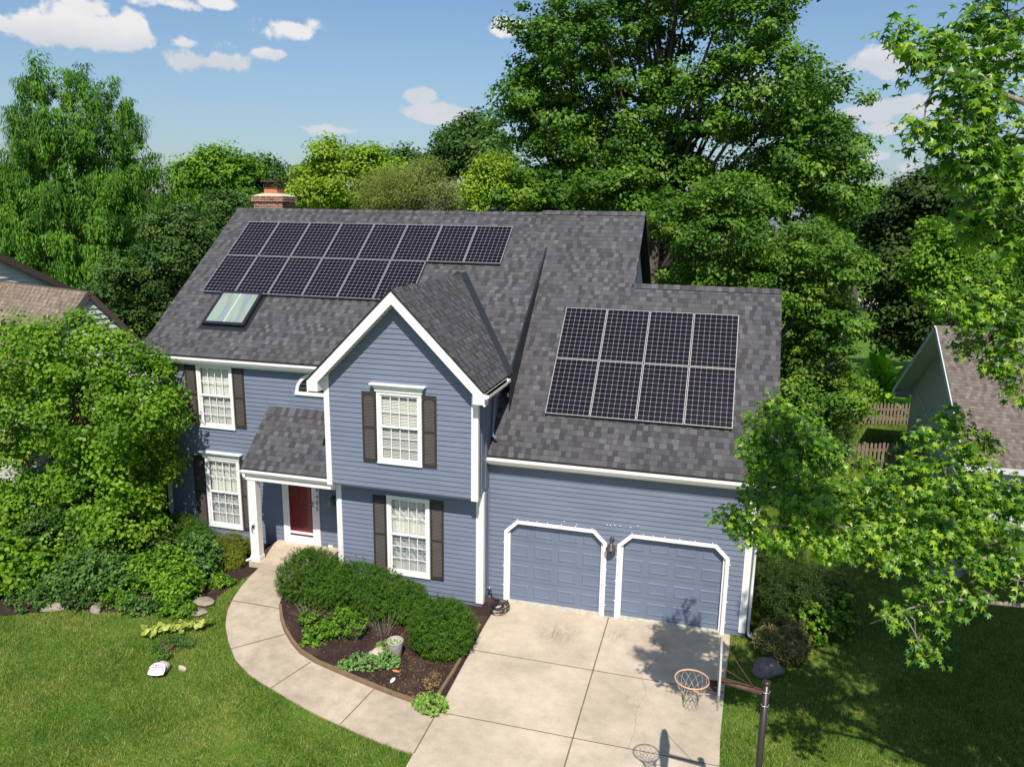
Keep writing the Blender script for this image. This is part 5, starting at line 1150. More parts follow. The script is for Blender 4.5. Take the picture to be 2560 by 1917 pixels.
# ------------------------------------------------------------------ trees
T = {'WEEP': [[-45.69, 30.0, 17.28, 1.4, 5.0, 1.54], [-45.99, 30.0, 15.01, 2.98, 5.0, 2.55], [-44.58, 30.0, 12.55, 3.27, 5.0, 3.13], [-48.93, 30.0, 11.73, 2.18, 5.0, 2.91], [-46.27, 30.0, 10.34, 4.05, 5.0, 4.34], [-51.15, 29.0, 6.84, 3.24, 5.0, 4.13], [-41.59, 29.0, 7.06, 3.1, 5.0, 3.38], [-45.17, 28.0, 6.45, 4.51, 5.0, 4.51], [-53.4, 30.0, 9.13, 2.1, 5.0, 3.3], [-38.57, 29.0, 10.62, 1.5, 5.0, 1.37], [-52.09, 29.0, 3.28, 3.6, 5.0, 3.0]], 'DARKMID': [[-25.69, 15.0, 7.42, 2.29, 2.29, 2.29], [-23.63, 15.0, 8.58, 1.3, 1.3, 1.68], [-27.43, 15.0, 5.84, 1.95, 1.95, 2.14], [-25.19, 15.0, 5.54, 1.73, 1.73, 2.3], [-29.27, 15.0, 4.0, 1.79, 1.79, 1.79], [-28.84, 14.0, 6.06, 1.15, 1.15, 1.15], [-26.48, 15.0, 8.53, 1.33, 1.33, 1.14], [-31.14, 15.0, 4.51, 1.01, 1.01, 1.21]], 'BACKA': [[-39.04, 34.0, 12.24, 1.78, 1.78, 2.23], [-37.05, 34.0, 11.38, 2.66, 2.66, 2.36], [-35.32, 34.0, 11.95, 1.61, 1.61, 1.61], [-39.94, 34.0, 9.92, 2.71, 2.71, 2.41], [-35.86, 34.0, 9.09, 2.96, 2.96, 2.37]], 'BACKB': [[-36.45, 38.0, 11.87, 1.57, 1.57, 1.88], [-34.87, 38.0, 11.56, 1.4, 1.4, 1.4], [-35.67, 38.0, 10.04, 2.2, 2.2, 1.89]], 'LIME': [[-23.86, 27.0, 12.27, 1.81, 1.81, 1.45], [-25.26, 27.0, 11.09, 1.72, 1.72, 1.47], [-21.77, 27.0, 11.8, 1.56, 1.56, 1.32], [-20.48, 27.0, 11.57, 1.19, 1.19, 1.07], [-23.4, 27.0, 10.39, 2.68, 2.68, 1.46], [-26.39, 27.0, 10.37, 1.48, 1.48, 1.24]], 'OLIVE': [[-17.79, 20.0, 10.41, 1.81, 1.81, 1.31], [-15.64, 20.0, 10.61, 1.58, 1.58, 1.19], [-16.72, 20.0, 9.83, 2.6, 2.6, 1.2], [-14.17, 20.0, 10.05, 1.18, 1.18, 0.98]], 'BACKC': [[-19.69, 37.0, 13.76, 1.99, 1.99, 2.13], [-17.91, 37.0, 14.28, 1.97, 1.97, 2.11], [-20.6, 37.0, 12.66, 1.43, 1.43, 1.72], [-17.31, 37.0, 12.38, 2.26, 2.26, 2.26]], 'BACKD': [[-27.44, 45.0, 13.19, 1.51, 1.51, 1.34], [-25.65, 45.0, 12.87, 1.33, 1.33, 1.16]], 'LIMEB': [[-11.03, 17.0, 10.85, 0.97, 0.97, 1.06], [-11.57, 17.0, 9.99, 1.25, 1.25, 1.07], [-10.1, 17.0, 10.17, 1.06, 1.06, 1.06]], 'OAK': [[-8.17, 20.0, 9.91, 2.08, 6.0, 1.13], [-5.73, 20.0, 10.11, 1.85, 6.0, 1.3], [-10.13, 20.0, 10.45, 1.34, 6.0, 1.14], [-8.79, 21.0, 17.34, 2.05, 6.0, 2.05], [-3.85, 21.0, 19.92, 5.29, 6.0, 3.53], [-0.45, 21.0, 17.47, 1.92, 6.0, 2.1], [-6.16, 21.0, 16.55, 4.03, 6.0, 3.12], [-5.28, 21.0, 13.57, 4.83, 6.0, 3.15], [-9.88, 21.0, 14.73, 1.71, 6.0, 1.52], [-10.43, 21.0, 13.1, 1.54, 6.0, 1.54], [-7.49, 21.0, 12.7, 2.84, 6.0, 2.27], [-0.88, 21.0, 14.34, 3.75, 6.0, 3.04], [2.17, 21.0, 14.11, 1.4, 6.0, 1.57], [3.16, 21.0, 12.26, 1.41, 6.0, 1.32], [1.55, 21.0, 11.76, 2.14, 6.0, 1.61], [-8.59, 21.0, 10.87, 2.51, 6.0, 1.54], [-3.28, 21.0, 10.7, 4.47, 6.0, 2.05], [3.02, 21.0, 10.38, 1.42, 6.0, 1.07], [0.33, 21.0, 10.01, 2.55, 6.0, 1.46]], 'MAPLE': [[2.26, 14.0, 1.14, 0.93, 3.2, 0.93], [1.51, 14.0, 2.99, 0.92, 3.2, 1.38], [2.88, 14.0, 5.08, 1.05, 3.2, 1.35], [3.39, 14.0, 2.82, 0.91, 3.2, 0.91], [-0.64, 14.0, 9.85, 1.34, 3.2, 0.74], [-2.77, 14.0, 8.94, 1.99, 3.2, 1.22], [-0.4, 14.0, 8.54, 2.25, 3.2, 1.65], [-1.46, 14.0, 7.01, 2.3, 3.2, 1.38], [0.62, 14.0, 6.63, 2.11, 3.2, 1.81], [2.01, 14.0, 8.45, 1.62, 3.2, 1.47], [2.37, 14.0, 6.11, 1.49, 3.2, 1.64], [2.14, 14.0, 3.97, 1.37, 3.2, 1.67], [1.85, 14.0, 2.38, 1.08, 3.2, 1.23], [2.94, 14.0, 7.31, 0.88, 3.2, 1.03]], 'DARKR': [[8.64, 29.0, 10.26, 1.89, 1.89, 1.47], [10.47, 29.0, 10.68, 2.69, 2.69, 2.28], [8.4, 29.0, 7.34, 2.35, 2.35, 2.56], [8.57, 29.0, 4.13, 2.39, 2.39, 2.61], [11.66, 29.0, 7.23, 3.14, 3.14, 3.77], [10.25, 29.0, 4.86, 2.57, 2.57, 2.78], [7.37, 32.0, 8.98, 1.37, 1.37, 1.37], [13.25, 29.0, 9.1, 2.05, 2.05, 3.08]], 'LIGHTR': [[7.55, 20.0, 8.24, 1.19, 1.19, 1.27], [8.62, 20.0, 6.93, 1.36, 1.36, 1.36], [7.93, 20.0, 6.4, 1.03, 1.03, 1.03], [9.85, 20.0, 6.81, 1.68, 1.68, 1.01], [7.23, 20.0, 7.05, 0.86, 0.86, 0.86], [10.88, 20.0, 7.83, 1.16, 1.16, 1.16]], 'FARR': [[12.23, 65.0, 10.31, 2.3, 2.3, 1.72], [10.54, 65.0, 9.54, 2.7, 2.7, 1.93], [14.38, 65.0, 9.96, 2.28, 2.28, 1.52], [9.31, 65.0, 11.03, 2.32, 2.32, 1.55]], 'REDBUD': [[-18.82, -0.6, 5.34, 1.38, 1.3, 0.96], [-17.21, -0.6, 5.65, 1.14, 1.3, 0.83], [-16.18, -0.6, 5.35, 0.93, 1.3, 0.82], [-15.32, -0.6, 4.78, 0.77, 1.3, 0.77], [-14.74, -1.0, 4.14, 0.65, 1.3, 0.8], [-18.77, -0.6, 3.92, 1.51, 1.3, 1.19], [-16.79, -0.6, 3.97, 1.47, 1.3, 1.16], [-15.87, -0.6, 3.18, 1.1, 1.3, 0.94], [-18.63, -0.6, 2.12, 1.65, 1.3, 1.32], [-16.65, -0.6, 1.99, 1.29, 1.3, 0.86], [-15.16, -0.9, 2.69, 0.62, 1.3, 0.62], [-19.18, -1.2, 0.53, 1.2, 1.3, 1.42], [-18.12, -0.6, 0.89, 0.77, 1.3, 0.88], [-18.81, -1.8, -0.43, 0.86, 1.3, 0.96], [-17.17, -1.7, 0.66, 0.94, 1.3, 0.73], [-17.36, -2.4, -0.37, 0.51, 1.3, 0.46], [-16.1, -1.8, 0.41, 0.82, 1.3, 0.61], [-15.22, -1.4, 1.56, 0.71, 1.3, 0.61], [-16.4, -2.3, 0.05, 0.6, 1.3, 0.5]], 'GUMLOW': [[-0.11, -4.95, 6.5, 0.26], [-0.34, -5.05, 6.24, 0.29], [0.32, -4.95, 6.06, 0.41], [-0.16, -5.05, 5.74, 0.35], [0.82, -5.35, 5.34, 0.45], [0.21, -5.8, 5.2, 0.44], [1.36, -5.6, 5.26, 0.49], [1.88, -5.6, 5.44, 0.48], [2.37, -5.7, 5.14, 0.42], [2.68, -5.5, 5.72, 0.37], [0.94, -5.8, 5.06, 0.38], [-0.27, -5.05, 6.42, 0.35], [0.15, -4.75, 6.23, 0.41], [-0.4, -5.05, 5.96, 0.26], [0.11, -5.05, 5.82, 0.47], [0.63, -4.85, 5.75, 0.41], [-0.04, -5.45, 5.39, 0.46], [0.52, -5.7, 5.32, 0.5], [-0.42, -5.8, 5.24, 0.31], [-0.7, -5.7, 4.99, 0.21], [-0.5, -5.7, 4.83, 0.23], [1.08, -5.25, 5.51, 0.48], [1.1, -5.7, 5.15, 0.49], [1.6, -5.4, 5.68, 0.47], [1.64, -5.7, 5.22, 0.48], [2.08, -5.4, 5.79, 0.46], [2.15, -5.7, 5.34, 0.48], [2.57, -5.5, 5.49, 0.45], [2.86, -5.7, 5.32, 0.42], [0.39, -5.9, 4.91, 0.3], [-0.08, -5.9, 4.85, 0.25], [1.4, -5.9, 4.87, 0.27], [2.45, -5.4, 5.89, 0.32], [1.82, -5.2, 6.27, 0.27], [2.16, -5.1, 6.5, 0.27], [2.37, -5.2, 6.21, 0.32], [2.26, -5.9, 4.88, 0.37], [1.86, -5.9, 4.99, 0.32], [2.69, -6.0, 4.87, 0.31], [-0.26, -5.15, 5.57, 0.29], [0.8, -5.9, 4.85, 0.27]], 'GUMSPRIG': [[1.33, -6.3, 4.11, 0.19], [1.54, -6.3, 4.17, 0.21], [1.75, -6.3, 4.43, 0.23], [1.95, -6.3, 4.63, 0.21], [1.72, -6.3, 3.86, 0.18], [1.88, -6.3, 3.71, 0.17], [2.15, -6.3, 4.5, 0.17], [2.45, -6.3, 4.65, 0.18], [2.75, -6.3, 4.86, 0.25], [1.91, -6.3, 4.23, 0.19], [2.08, -6.3, 4.32, 0.15]], 'GUMTOP': [[0.17, -9.3, 10.63, 0.1], [0.28, -9.3, 10.48, 0.14], [0.43, -9.3, 10.41, 0.17], [0.56, -9.3, 10.53, 0.14], [0.62, -9.3, 10.23, 0.19], [0.88, -8.7, 10.82, 0.27], [1.08, -8.7, 10.87, 0.3], [1.13, -8.9, 10.49, 0.29], [0.8, -9.1, 10.38, 0.19], [0.69, -9.3, 9.96, 0.22], [0.98, -9.0, 10.11, 0.26], [0.43, -9.3, 9.9, 0.14], [0.59, -9.3, 9.84, 0.16], [0.85, -9.1, 9.76, 0.26], [1.17, -8.9, 9.8, 0.3], [1.01, -9.0, 9.47, 0.27], [1.29, -8.9, 9.45, 0.3], [0.76, -9.1, 9.57, 0.15], [1.23, -8.8, 9.15, 0.28], [1.42, -8.8, 9.05, 0.24], [1.0, -8.7, 9.18, 0.18]], 'GUMMID': [[2.0, -5.8, 8.16, 0.3], [2.3, -5.8, 8.17, 0.34], [1.73, -5.6, 8.17, 0.23], [1.84, -5.8, 8.0, 0.25], [2.27, -5.8, 7.77, 0.3], [2.51, -5.8, 7.89, 0.29], [2.52, -5.8, 7.54, 0.25], [2.27, -5.8, 7.42, 0.2], [2.61, -5.8, 7.19, 0.22], [1.99, -5.7, 7.69, 0.2]]}
make_tree('cypress_tree', 'tall feathery conifer with drooping sprays at the left, behind the neighbouring house', 'tree', T['WEEP'], None, M['leaf_cyp'], M['bark'], 1, 760, 270, .30, 1.15, 'slim', .5, 40, droop=1.5, inner=.3)
make_tree('hackberry_tree', 'dark green broadleaf tree filling the gap left of the main roof', 'tree', T['DARKMID'], None, M['leaf_dark'], M['bark'], 2, 900, 85, .15, .52, 'rhomb', .25, 20)
make_tree('elm_tree', 'bright green tree rising behind the chimney, left of the gap', 'tree', T['BACKA'], None, M['leaf_shrub'], M['bark'], 3, 300, 90, .26, 1.0, 'rhomb', .3, 14, 'broadleaf trees behind the house')
make_tree('elm_tree', 'small dark treetop between the chimney and the bright elm', 'tree', T['BACKB'], None, M['leaf_dark'], M['bark'], 4, 150, 80, .26, 1.0, 'rhomb', .25, 8, 'broadleaf trees behind the house')
make_tree('locust_tree', 'yellow green locust tree behind the ridge, right of the chimney', 'tree', T['LIME'], None, M['leaf_lime'], M['bark'], 5, 360, 100, .20, .8, 'rhomb', .22, 14, 'broadleaf trees behind the house')
make_tree('olive_tree', 'soft olive green rounded tree just behind the middle of the ridge', 'tree', T['OLIVE'], None, M['leaf_olive'], M['bark'], 6, 380, 110, .13, .7, 'slim', .2, 14, 'broadleaf trees behind the house')
make_tree('maple_tree', 'dark dense tree left of the giant oak on the skyline', 'tree', T['BACKC'], None, M['leaf_dark'], M['bark'], 7, 340, 90, .28, 1.2, 'rhomb', .3, 12, 'broadleaf trees behind the house')
make_tree('maple_tree', 'distant small treetop low on the skyline between locust and maple', 'tree', T['BACKD'], None, M['leaf_dark'], M['bark'], 8, 90, 80, .3, 1.1, 'rhomb', .25, 5, 'broadleaf trees behind the house')
make_tree('locust_tree', 'lime green young tree peeking over the ridge beneath the giant oak', 'tree', T['LIMEB'], None, M['leaf_lime'], M['bark'], 9, 240, 90, .13, .6, 'rhomb', .15, 10, 'broadleaf trees behind the house')
make_tree('oak_tree', 'giant oak towering behind the house and out of the top of the picture', 'tree', T['OAK'], None, M['leaf_oak'], M['bark'], 10, 1900, 105, .19, .66, 'rhomb', .5, 90, inner=.3)
make_tree('oak_tree', 'smaller bright oak whose low boughs hang beside the garage roof', 'tree', T['MAPLE'], None, M['leaf_maple'], M['bark'], 11, 900, 95, .15, .5, 'rhomb', .25, 40)
make_tree('spruce_tree', 'near black shaded evergreens behind the grey neighbouring house', 'tree', T['DARKR'], None, M['leaf_shaded'], M['bark'], 12, 800, 100, .24, 1.1, 'rhomb', .35, 20)  # shade on these evergreens is painted into their leaf colour
make_tree('mulberry_tree', 'light green bushy tree above the grey neighbouring roof', 'tree', T['LIGHTR'], None, M['leaf_shrub'], M['bark'], 13, 420, 100, .16, .6, 'rhomb', .2, 14)
def far_wood():
    rng = np.random.default_rng(50); L = []
    for i in range(46):
        x = -150+i*7.5+rng.normal()*2; y = 95+rng.normal()*10; h = rng.uniform(7, 10.5); L.append([x, y, h*.5, 6, 6, h*.55])
    P, D = clump_points(rng, L, 2300, .1); n = 55; ci = np.repeat(np.arange(len(P)), n); off = unit(rng.normal(size=(len(ci), 3)))*rng.random((len(ci), 1))**.4*1.7
    V, F = leaf_mesh(P[ci]+off, D[ci]+unit(off)*.5+[0, 0, .5]+rng.normal(size=off.shape)*.4, rng.uniform(.35, .7, len(ci)), 'rhomb', rng)
    o = np_mesh('distant_woods', V, F, M['leaf_dark'], None, np.clip(rng.random(len(P))[ci]*.6+rng.random(len(ci))*.4, 0, 1)); tag(o, 'distant tree line along the horizon behind all the gardens', 'woods', kind='stuff')
far_wood()
make_tree('elm_tree', 'far pale green tree low in the sky gap right of the giant oak', 'tree', T['FARR'], None, M['leaf_shrub'], M['bark'], 14, 300, 80, .35, 1.7, 'rhomb', .4, 8, 'broadleaf trees behind the house')
# redbud at the left front corner
rb = make_tree('redbud_tree', 'redbud tree with heart shaped leaves and tan seed pods in front of the left corner', 'tree', T['REDBUD'], (-16.8, -.25, .2), M['leaf_red'], M['redbark'], 15, 900, 76, .088, .40, 'heart', .13, 90, top=(-17.2, -.4, 5.2), inner=.22, up=.5, flat=.8)
def pods():
    rng = np.random.default_rng(16); P, D = clump_points(rng, T['REDBUD'], 90, .1); ci = np.repeat(np.arange(len(P)), 16); n = len(ci)
    V, F = leaf_mesh(P[ci]+rng.normal(size=(n, 3))*.16, rng.normal(size=(n, 3))+[0.2, -1, .2], rng.uniform(.07, .11, n), 'slim', rng, np.array([[0, 0, -1.]])+rng.normal(size=(n, 3))*.35)
    np_mesh('seed_pods', V, F, M['pod'], rb, rng.random(n))
pods()

# ------------------------------------------------------------------ sweetgum in the right foreground
def sweetgum():
    rng = np.random.default_rng(77); base = (7.6, -7.4, 0); r = empty('sweetgum_tree', base, 'sweetgum tree reaching in from the right with star shaped leaves and pale bare limbs', 'tree')
    trunk = [np.array(p, float) for p in ((7.6, -7.4, -.2), (7.55, -7.3, 2.5), (7.3, -7.2, 5), (7.0, -7.0, 8), (6.8, -7, 11), (6.6, -7, 14.5))]
    b = MB(); b.tube(trunk, [.30, .24, .21, .17, .12, .05], 12); b.build('trunk', M['bark'], r)
    P_all = []; S_all = []; D_all = []
    lb = MB()
    def branch(nodes, rad): lb.tube(nodes, rad, 8)
    low = [np.array(p) for p in ((7.4, -7.25, 4.2), (5.19, -7.11, 4.60), (3.69, -6.45, 4.65), (2.80, -6.03, 4.84), (2.00, -5.89, 5.12), (1.20, -5.58, 5.27), (0.48, -5.17, 5.41), (-0.30, -4.86, 5.64))]
    branch(low, [.11, .095, .08, .068, .055, .030, .017, .006])
    low2 = [low[4], np.array((0.87, -5.79, 5.12)), np.array((0.03, -5.79, 5.02)), np.array((-0.72, -5.79, 4.93))]; branch(low2, [.035, .025, .016, .006])
    low3 = [low[3], np.array((2.38, -5.42, 5.54)), np.array((2.00, -5.14, 6.20))]; branch(low3, [.03, .02, .008])
    spr = [np.array(p) for p in ((7.2, -7.3, 3.4), (4.6, -6.8, 4.3), (3.1, -6.4, 4.6), (2.1, -6.3, 4.5), (1.6, -6.3, 4.3), (1.15, -6.3, 4.0))]; branch(spr, [.08, .06, .04, .022, .014, .006])
    mid = [np.array(p) for p in ((7.1, -7.1, 7.0), (5.0, -6.5, 7.6), (3.4, -6.0, 7.9), (2.4, -5.8, 8.0), (1.8, -5.7, 8.0))]; branch(mid, [.10, .07, .045, .025, .008])
    top = [np.array(p) for p in ((6.9, -7.0, 9.0), (3.42, -9.30, 9.50), (2.24, -9.15, 9.79), (1.50, -9.08, 10.01), (0.91, -9.15, 10.23), (0.46, -9.30, 10.38))]; branch(top, [.10, .08, .055, .035, .02, .007])
    top2 = [top[2], np.array((1.65, -9.00, 9.50)), np.array((1.14, -9.00, 9.27))]; branch(top2, [.03, .02, .008])
    top3 = [top[3], np.array((1.36, -8.93, 10.68)), np.array((1.14, -8.93, 11.12))]; branch(top3, [.03, .02, .008])
    sets = [('GUMLOW', [low, low2, low3], 270), ('GUMSPRIG', [spr], 80), ('GUMTOP', [top, top2, top3], 330), ('GUMMID', [mid], 190)]
    for name, brs, dens in sets:
        nodes = []
        for br in brs:
            for a, c in zip(br[1:], br[2:]):
                for t in np.linspace(0, 1, 6): nodes.append(a*(1-t)+c*t)
        nodes = np.array(nodes)
        for (x, y, z, rad) in T[name]:
            c = np.array((x, y, z)); rad = max(rad, .12); j = np.argmin(np.linalg.norm(nodes-c+np.array([0, 0, 0]), axis=1)+.4*np.maximum(c[0]-nodes[:, 0], -9)*0); a = nodes[j]
            md = (a+c)/2+rng.normal(size=3)*.05; lb.tube([a, md, c], [.011, .008, .004], 5, False)
            n = int(dens*(rad/.4)**1.6)+16; tw = int(5+rad*14)
            tips = c+unit(rng.normal(size=(tw, 3)))*rad*rng.uniform(.5, 1.0, (tw, 1))*np.array([1, 1, .75])
            for tp in tips: lb.tube([c, (c+tp)/2+rng.normal(size=3)*.02, tp], [.005, .004, .0025], 4, False)
            k = rng.integers(0, tw, n); P = tips[k]+rng.normal(size=(n, 3))*.085*np.array([1, 1, .8])
            P_all.append(P); D_all.append(unit(P-c)*.45); S_all.append(rng.uniform(.06, .145, n)*(.92 if name == 'GUMTOP' else 1.0))
    P = np.concatenate(P_all); D = np.concatenate(D_all); S = np.concatenate(S_all); n = len(P)
    N_ = D+np.array([0, -.25, .75])+rng.normal(size=(n, 3))*.45
    ax = D*1.2+rng.normal(size=(n, 3))*.5+np.array([0, -.1, -.45])
    V, F = leaf_mesh(P, N_, S, 'star', rng, ax, fold=.5); np_mesh('crown', V, F, M['leaf_gum'], r, rng.random(n))
    # the rest of the crown, right of the frame, that shades the side yard
    L = [(6.2,-5.6,8,2.7,2.7,2.3),(6.8,-4.5,9.6,3.0,3.0,2.5),(7.8,-6.5,11,3.4,3.0,3.0),(6.2,-5.0,6.3,1.9,1.9,1.3),(8.6,-4,7.2,3,3,2.6),(9.8,-6.5,8.5,2.6,2.5,2.5),(7.2,-2.2,9.2,2.6,2.4,2),(7.0,-9.2,9,2.4,2.0,2.2),(6.1,-7.9,8.7,1.9,1.9,1.8),(9.5,-3.5,9.5,3,3,2.5)]
    Pc, Dc = clump_points(rng, L, 1200, .4); ci = np.repeat(np.arange(len(Pc)), 50); n = len(ci); off = unit(rng.normal(size=(n, 3)))*rng.random((n, 1))**.5*.55
    V, F = leaf_mesh(Pc[ci]+off, Dc[ci]*.4+[0, -.1, .7]+rng.normal(size=(n, 3))*.5, rng.uniform(.13, .2, n), 'star', rng, None, .3); np_mesh('crown', V, F, M['leaf_gum'], r, rng.random(n))['label'] = 'main crown of the sweetgum beside the view'
    for p in Pc[rng.choice(len(Pc), 60, replace=False)]:
        h = np.clip((p[2]-2)/13, .15, .95)*5; i = int(h); a = trunk[i]*(1-h+i)+trunk[min(i+1, 5)]*(h-i); lb.tube([a, a*.5+p*.5-[0, 0, .2], p], [.045, .028, .01], 5, False)
    lb.build('limbs', M['palebark'], r)
sweetgum()

# ------------------------------------------------------------------ shrubs and garden plants
def shrub(name, label, cat, lobes, mat, seed, nsh, npl, lsize, spread, kind='needle', shell=.25, group=None, up=.35, stems=14, shoots=0.0):
    """lobes of short leafy shoots that all point outward"""
    rng = np.random.default_rng(seed); L = np.array(lobes, float); base = (L[:, 0].mean(), L[:, 1].mean(), g1(L[:, 0].mean())); r = empty(name, base, label, cat, group)
    P, D = clump_points(rng, lobes, nsh, shell, .045); keep = P[:, 2] > G(P[:, 0])+.03; P = P[keep]; D = D[keep]
    if shoots: k = rng.random(len(P)) < .12; P[k] += unit(D[k]*.5+[0, 0, .9])*rng.uniform(0, shoots, (k.sum(), 1))
    ci = np.repeat(np.arange(len(P)), npl); n = len(ci); ax_ = unit(D*.8+[0, 0, up]+rng.normal(size=D.shape)*.4)
    t = rng.uniform(-.6, 1, (n, 1)); Q = P[ci]+ax_[ci]*t*spread+rng.normal(size=(n, 3))*spread*.28
    ax = ax_[ci]*.7+rng.normal(size=(n, 3))*.7; Nn = np.array([0, 0, .6])+D[ci]*.5+rng.normal(size=(n, 3))*.5
    V, F = leaf_mesh(Q, Nn, lsize*rng.uniform(.7, 1.25, n), kind, rng, ax, .2 if kind == 'heart' else 0)
    np_mesh('foliage', V, F, mat, r, np.clip(.45*rng.random(len(P))[ci]+.55*rng.random(n)+.12*(t[:, 0]-.4), 0, 1))
    b = MB(); gz = base[2]
    for p in P[rng.choice(len(P), min(stems, len(P)), replace=False)]:
        a = np.array((base[0]+rng.normal()*.08, base[1]+rng.normal()*.08, gz-.03)); b.tube([a, a*.5+p*.5+[0, 0, .05], p], [.016, .011, .004], 5, False)
    b.build('stems', M['redbark'], r); return r
yg = 'yew bushes of the clipped hedge under the window'
shrub('yew_bush', 'leftmost tall clipped yew of the hedge beside the porch steps', 'hedge bush', [(-10.0,-1.45,.62,.86,.72,.72),(-9.45,-1.5,.58,.62,.62,.56),(-10.2,-1.25,.85,.42,.4,.40)], M['leaf_yew'], 101, 4200, 30, .036, .055, 'slim', .25, yg, shoots=.16)
shrub('yew_bush', 'middle clipped yew of the hedge in front of the shutters', 'hedge bush', [(-8.8,-1.5,.56,.80,.70,.63),(-8.15,-1.5,.52,.66,.64,.58)], M['leaf_yew'], 102, 3700, 30, .036, .055, 'slim', .25, yg, shoots=.13)
shrub('yew_bush', 'right clipped yew of the hedge below the lower window', 'hedge bush', [(-7.55,-1.5,.42,.50,.55,.48)], M['leaf_yew'], 103, 1700, 30, .036, .055, 'slim', .25, yg, shoots=.11)
shrub('yew_bush', 'big rounded yew beside the driveway at the house corner', 'hedge bush', [(-6.33,-2.42,.50,.72,.70,.62),(-6.3,-2.5,.3,.6,.55,.4)], M['leaf_yew'], 104, 3900, 30, .038, .06, 'slim', .25, None, shoots=.10)
shrub('yew_bush', 'small golden tipped yew right behind the porch post', 'bush', [(-13.0,-.35,.55,.42,.38,.36),(-12.75,-.75,.45,.35,.3,.3),(-12.62,.05,.45,.3,.25,.25)], M['leaf_yewgold'], 105, 1100, 20, .05, .07, 'needle', .25, None, shoots=.1)
shrub('shrub', 'light green compound leaved shrub closest to the walkway bend', 'shrub', [(-13.0,-2.4,.50,.50,.44,.34),(-12.85,-2.8,.42,.34,.26,.22)], M['leaf_shrub'], 106, 330, 20, .10, .17, 'rhomb', .35, None, .5, 30, .2)
shrub('shrub', 'loose upright shrub with pointed leaves just left of the porch', 'shrub', [(-13.35,-1.15,.65,.42,.4,.45),(-13.05,-1.3,.5,.3,.3,.3)], M['leaf_blue'], 107, 200, 18, .11, .18, 'rhomb', .35, None, .6, 24, .2)
shrub('shrub', 'bright fern leaved shrub in the middle of the left bed', 'shrub', [(-14.0,-2.35,.55,.42,.4,.40),(-13.75,-1.8,.6,.34,.34,.36)], M['leaf_shrub'], 108, 300, 20, .10, .17, 'rhomb', .3, None, .5, 26, .25)
shrub('shrub', 'wide blue green shrub at the front of the left bed', 'shrub', [(-15.05,-2.75,.65,.7,.6,.55),(-14.4,-2.7,.55,.45,.45,.42),(-15.6,-3.1,.5,.45,.4,.4)], M['leaf_blue'], 109, 560, 20, .10, .18, 'rhomb', .3, None, .45, 30, .2)
shrub('yew_bush', 'dark spreading evergreen against the left corner of the house', 'bush', [(-14.9,.0,.55,.75,.5,.45),(-14.2,-.1,.5,.5,.42,.4),(-15.7,-.3,.6,.7,.6,.5)], M['leaf_yew'], 110, 2100, 26, .05, .11, 'slim', .25, None, .2, 20, .25)
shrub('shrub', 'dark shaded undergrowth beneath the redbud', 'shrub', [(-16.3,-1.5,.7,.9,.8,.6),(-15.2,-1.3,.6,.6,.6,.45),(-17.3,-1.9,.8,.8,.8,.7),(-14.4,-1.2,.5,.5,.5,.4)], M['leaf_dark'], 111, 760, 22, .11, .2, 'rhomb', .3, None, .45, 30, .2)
shrub('shrub', 'heart leaved bush trailing onto the lawn at the far left', 'shrub', [(-17.2,-3.5,.9,.75,.6,.7),(-16.4,-3.2,.7,.5,.5,.5),(-18.0,-3.7,1.1,.8,.7,.8)], M['leaf_red'], 112, 420, 26, .11, .2, 'heart', .3, None, .3, 24, .1)
shrub('shrub', 'dark bush in the narrow side yard left of the house', 'shrub', [(-16.9,1.2,.9,.8,.8,.9),(-17.6,2.5,1.0,.8,.8,1.0)], M['leaf_dark'], 113, 700, 24, .09, .16, 'rhomb', .3)
shrub('shrub', 'pinkish half bare rose bush in the mulch bed', 'shrub', [(-8.45,-2.65,.38,.36,.3,.3),(-8.85,-2.85,.32,.22,.22,.24)], M['leaf_shrub'], 114, 170, 16, .06, .09, 'rhomb', .4, None, .4, 40, .15)
shrub('shrub', 'thin twiggy shrub at the left of the mulch bed', 'shrub', [(-9.35,-2.75,.3,.26,.24,.26)], M['leaf_shrub'], 115, 60, 14, .06, .09, 'rhomb', .4, None, .5, 34, .2)
shrub('perennial', 'fresh green leafy perennial near the walkway in the mulch bed', 'plant', [(-9.0,-3.2,.14,.2,.17,.12)], M['leaf_shrub'], 116, 40, 10, .12, .09, 'rhomb', .3, None, .8, 10)
shrub('sedum', 'grey green sedum mound in the mulch bed beside the pale stone', 'plant', [(-7.62,-3.55,.12,.36,.2,.17),(-7.2,-3.38,.14,.3,.18,.16),(-7.95,-3.72,.08,.18,.14,.12)], M['leaf_sedum'], 117, 420, 14, .045, .04, 'rhomb', .15, None, .8, 10)
shrub('sedum', 'lime green sedum mound spilling over the corner of the edging', 'plant', [(-5.78,-4.42,.10,.30,.24,.19),(-5.95,-4.4,.08,.22,.18,.14)], M['leaf_sedumlime'], 118, 380, 14, .045, .04, 'rhomb', .15, None, .8, 10)
shrub('sedum', 'thin creeping stems leaning on the concrete pot', 'plant', [(-7.42,-3.0,.18,.16,.14,.14)], M['leaf_sedumlime'], 119, 60, 12, .035, .05, 'rhomb', .2, None, .8, 10)
shrub('perennial', 'straw coloured dry perennial by the edging near the driveway', 'plant', [(-6.05,-3.75,.14,.16,.25,.14)], M['leaf_dry'], 120, 70, 9, .03, .05, 'slim', .4, None, .8, 16)
shrub('lavender', 'spiky grey green lavender clump behind the boulder', 'plant', [(.75,-.55,.30,.48,.42,.34)], M['leaf_lav'], 121, 520, 14, .16, .14, 'needle', .3, None, 1.6, 30, .25)
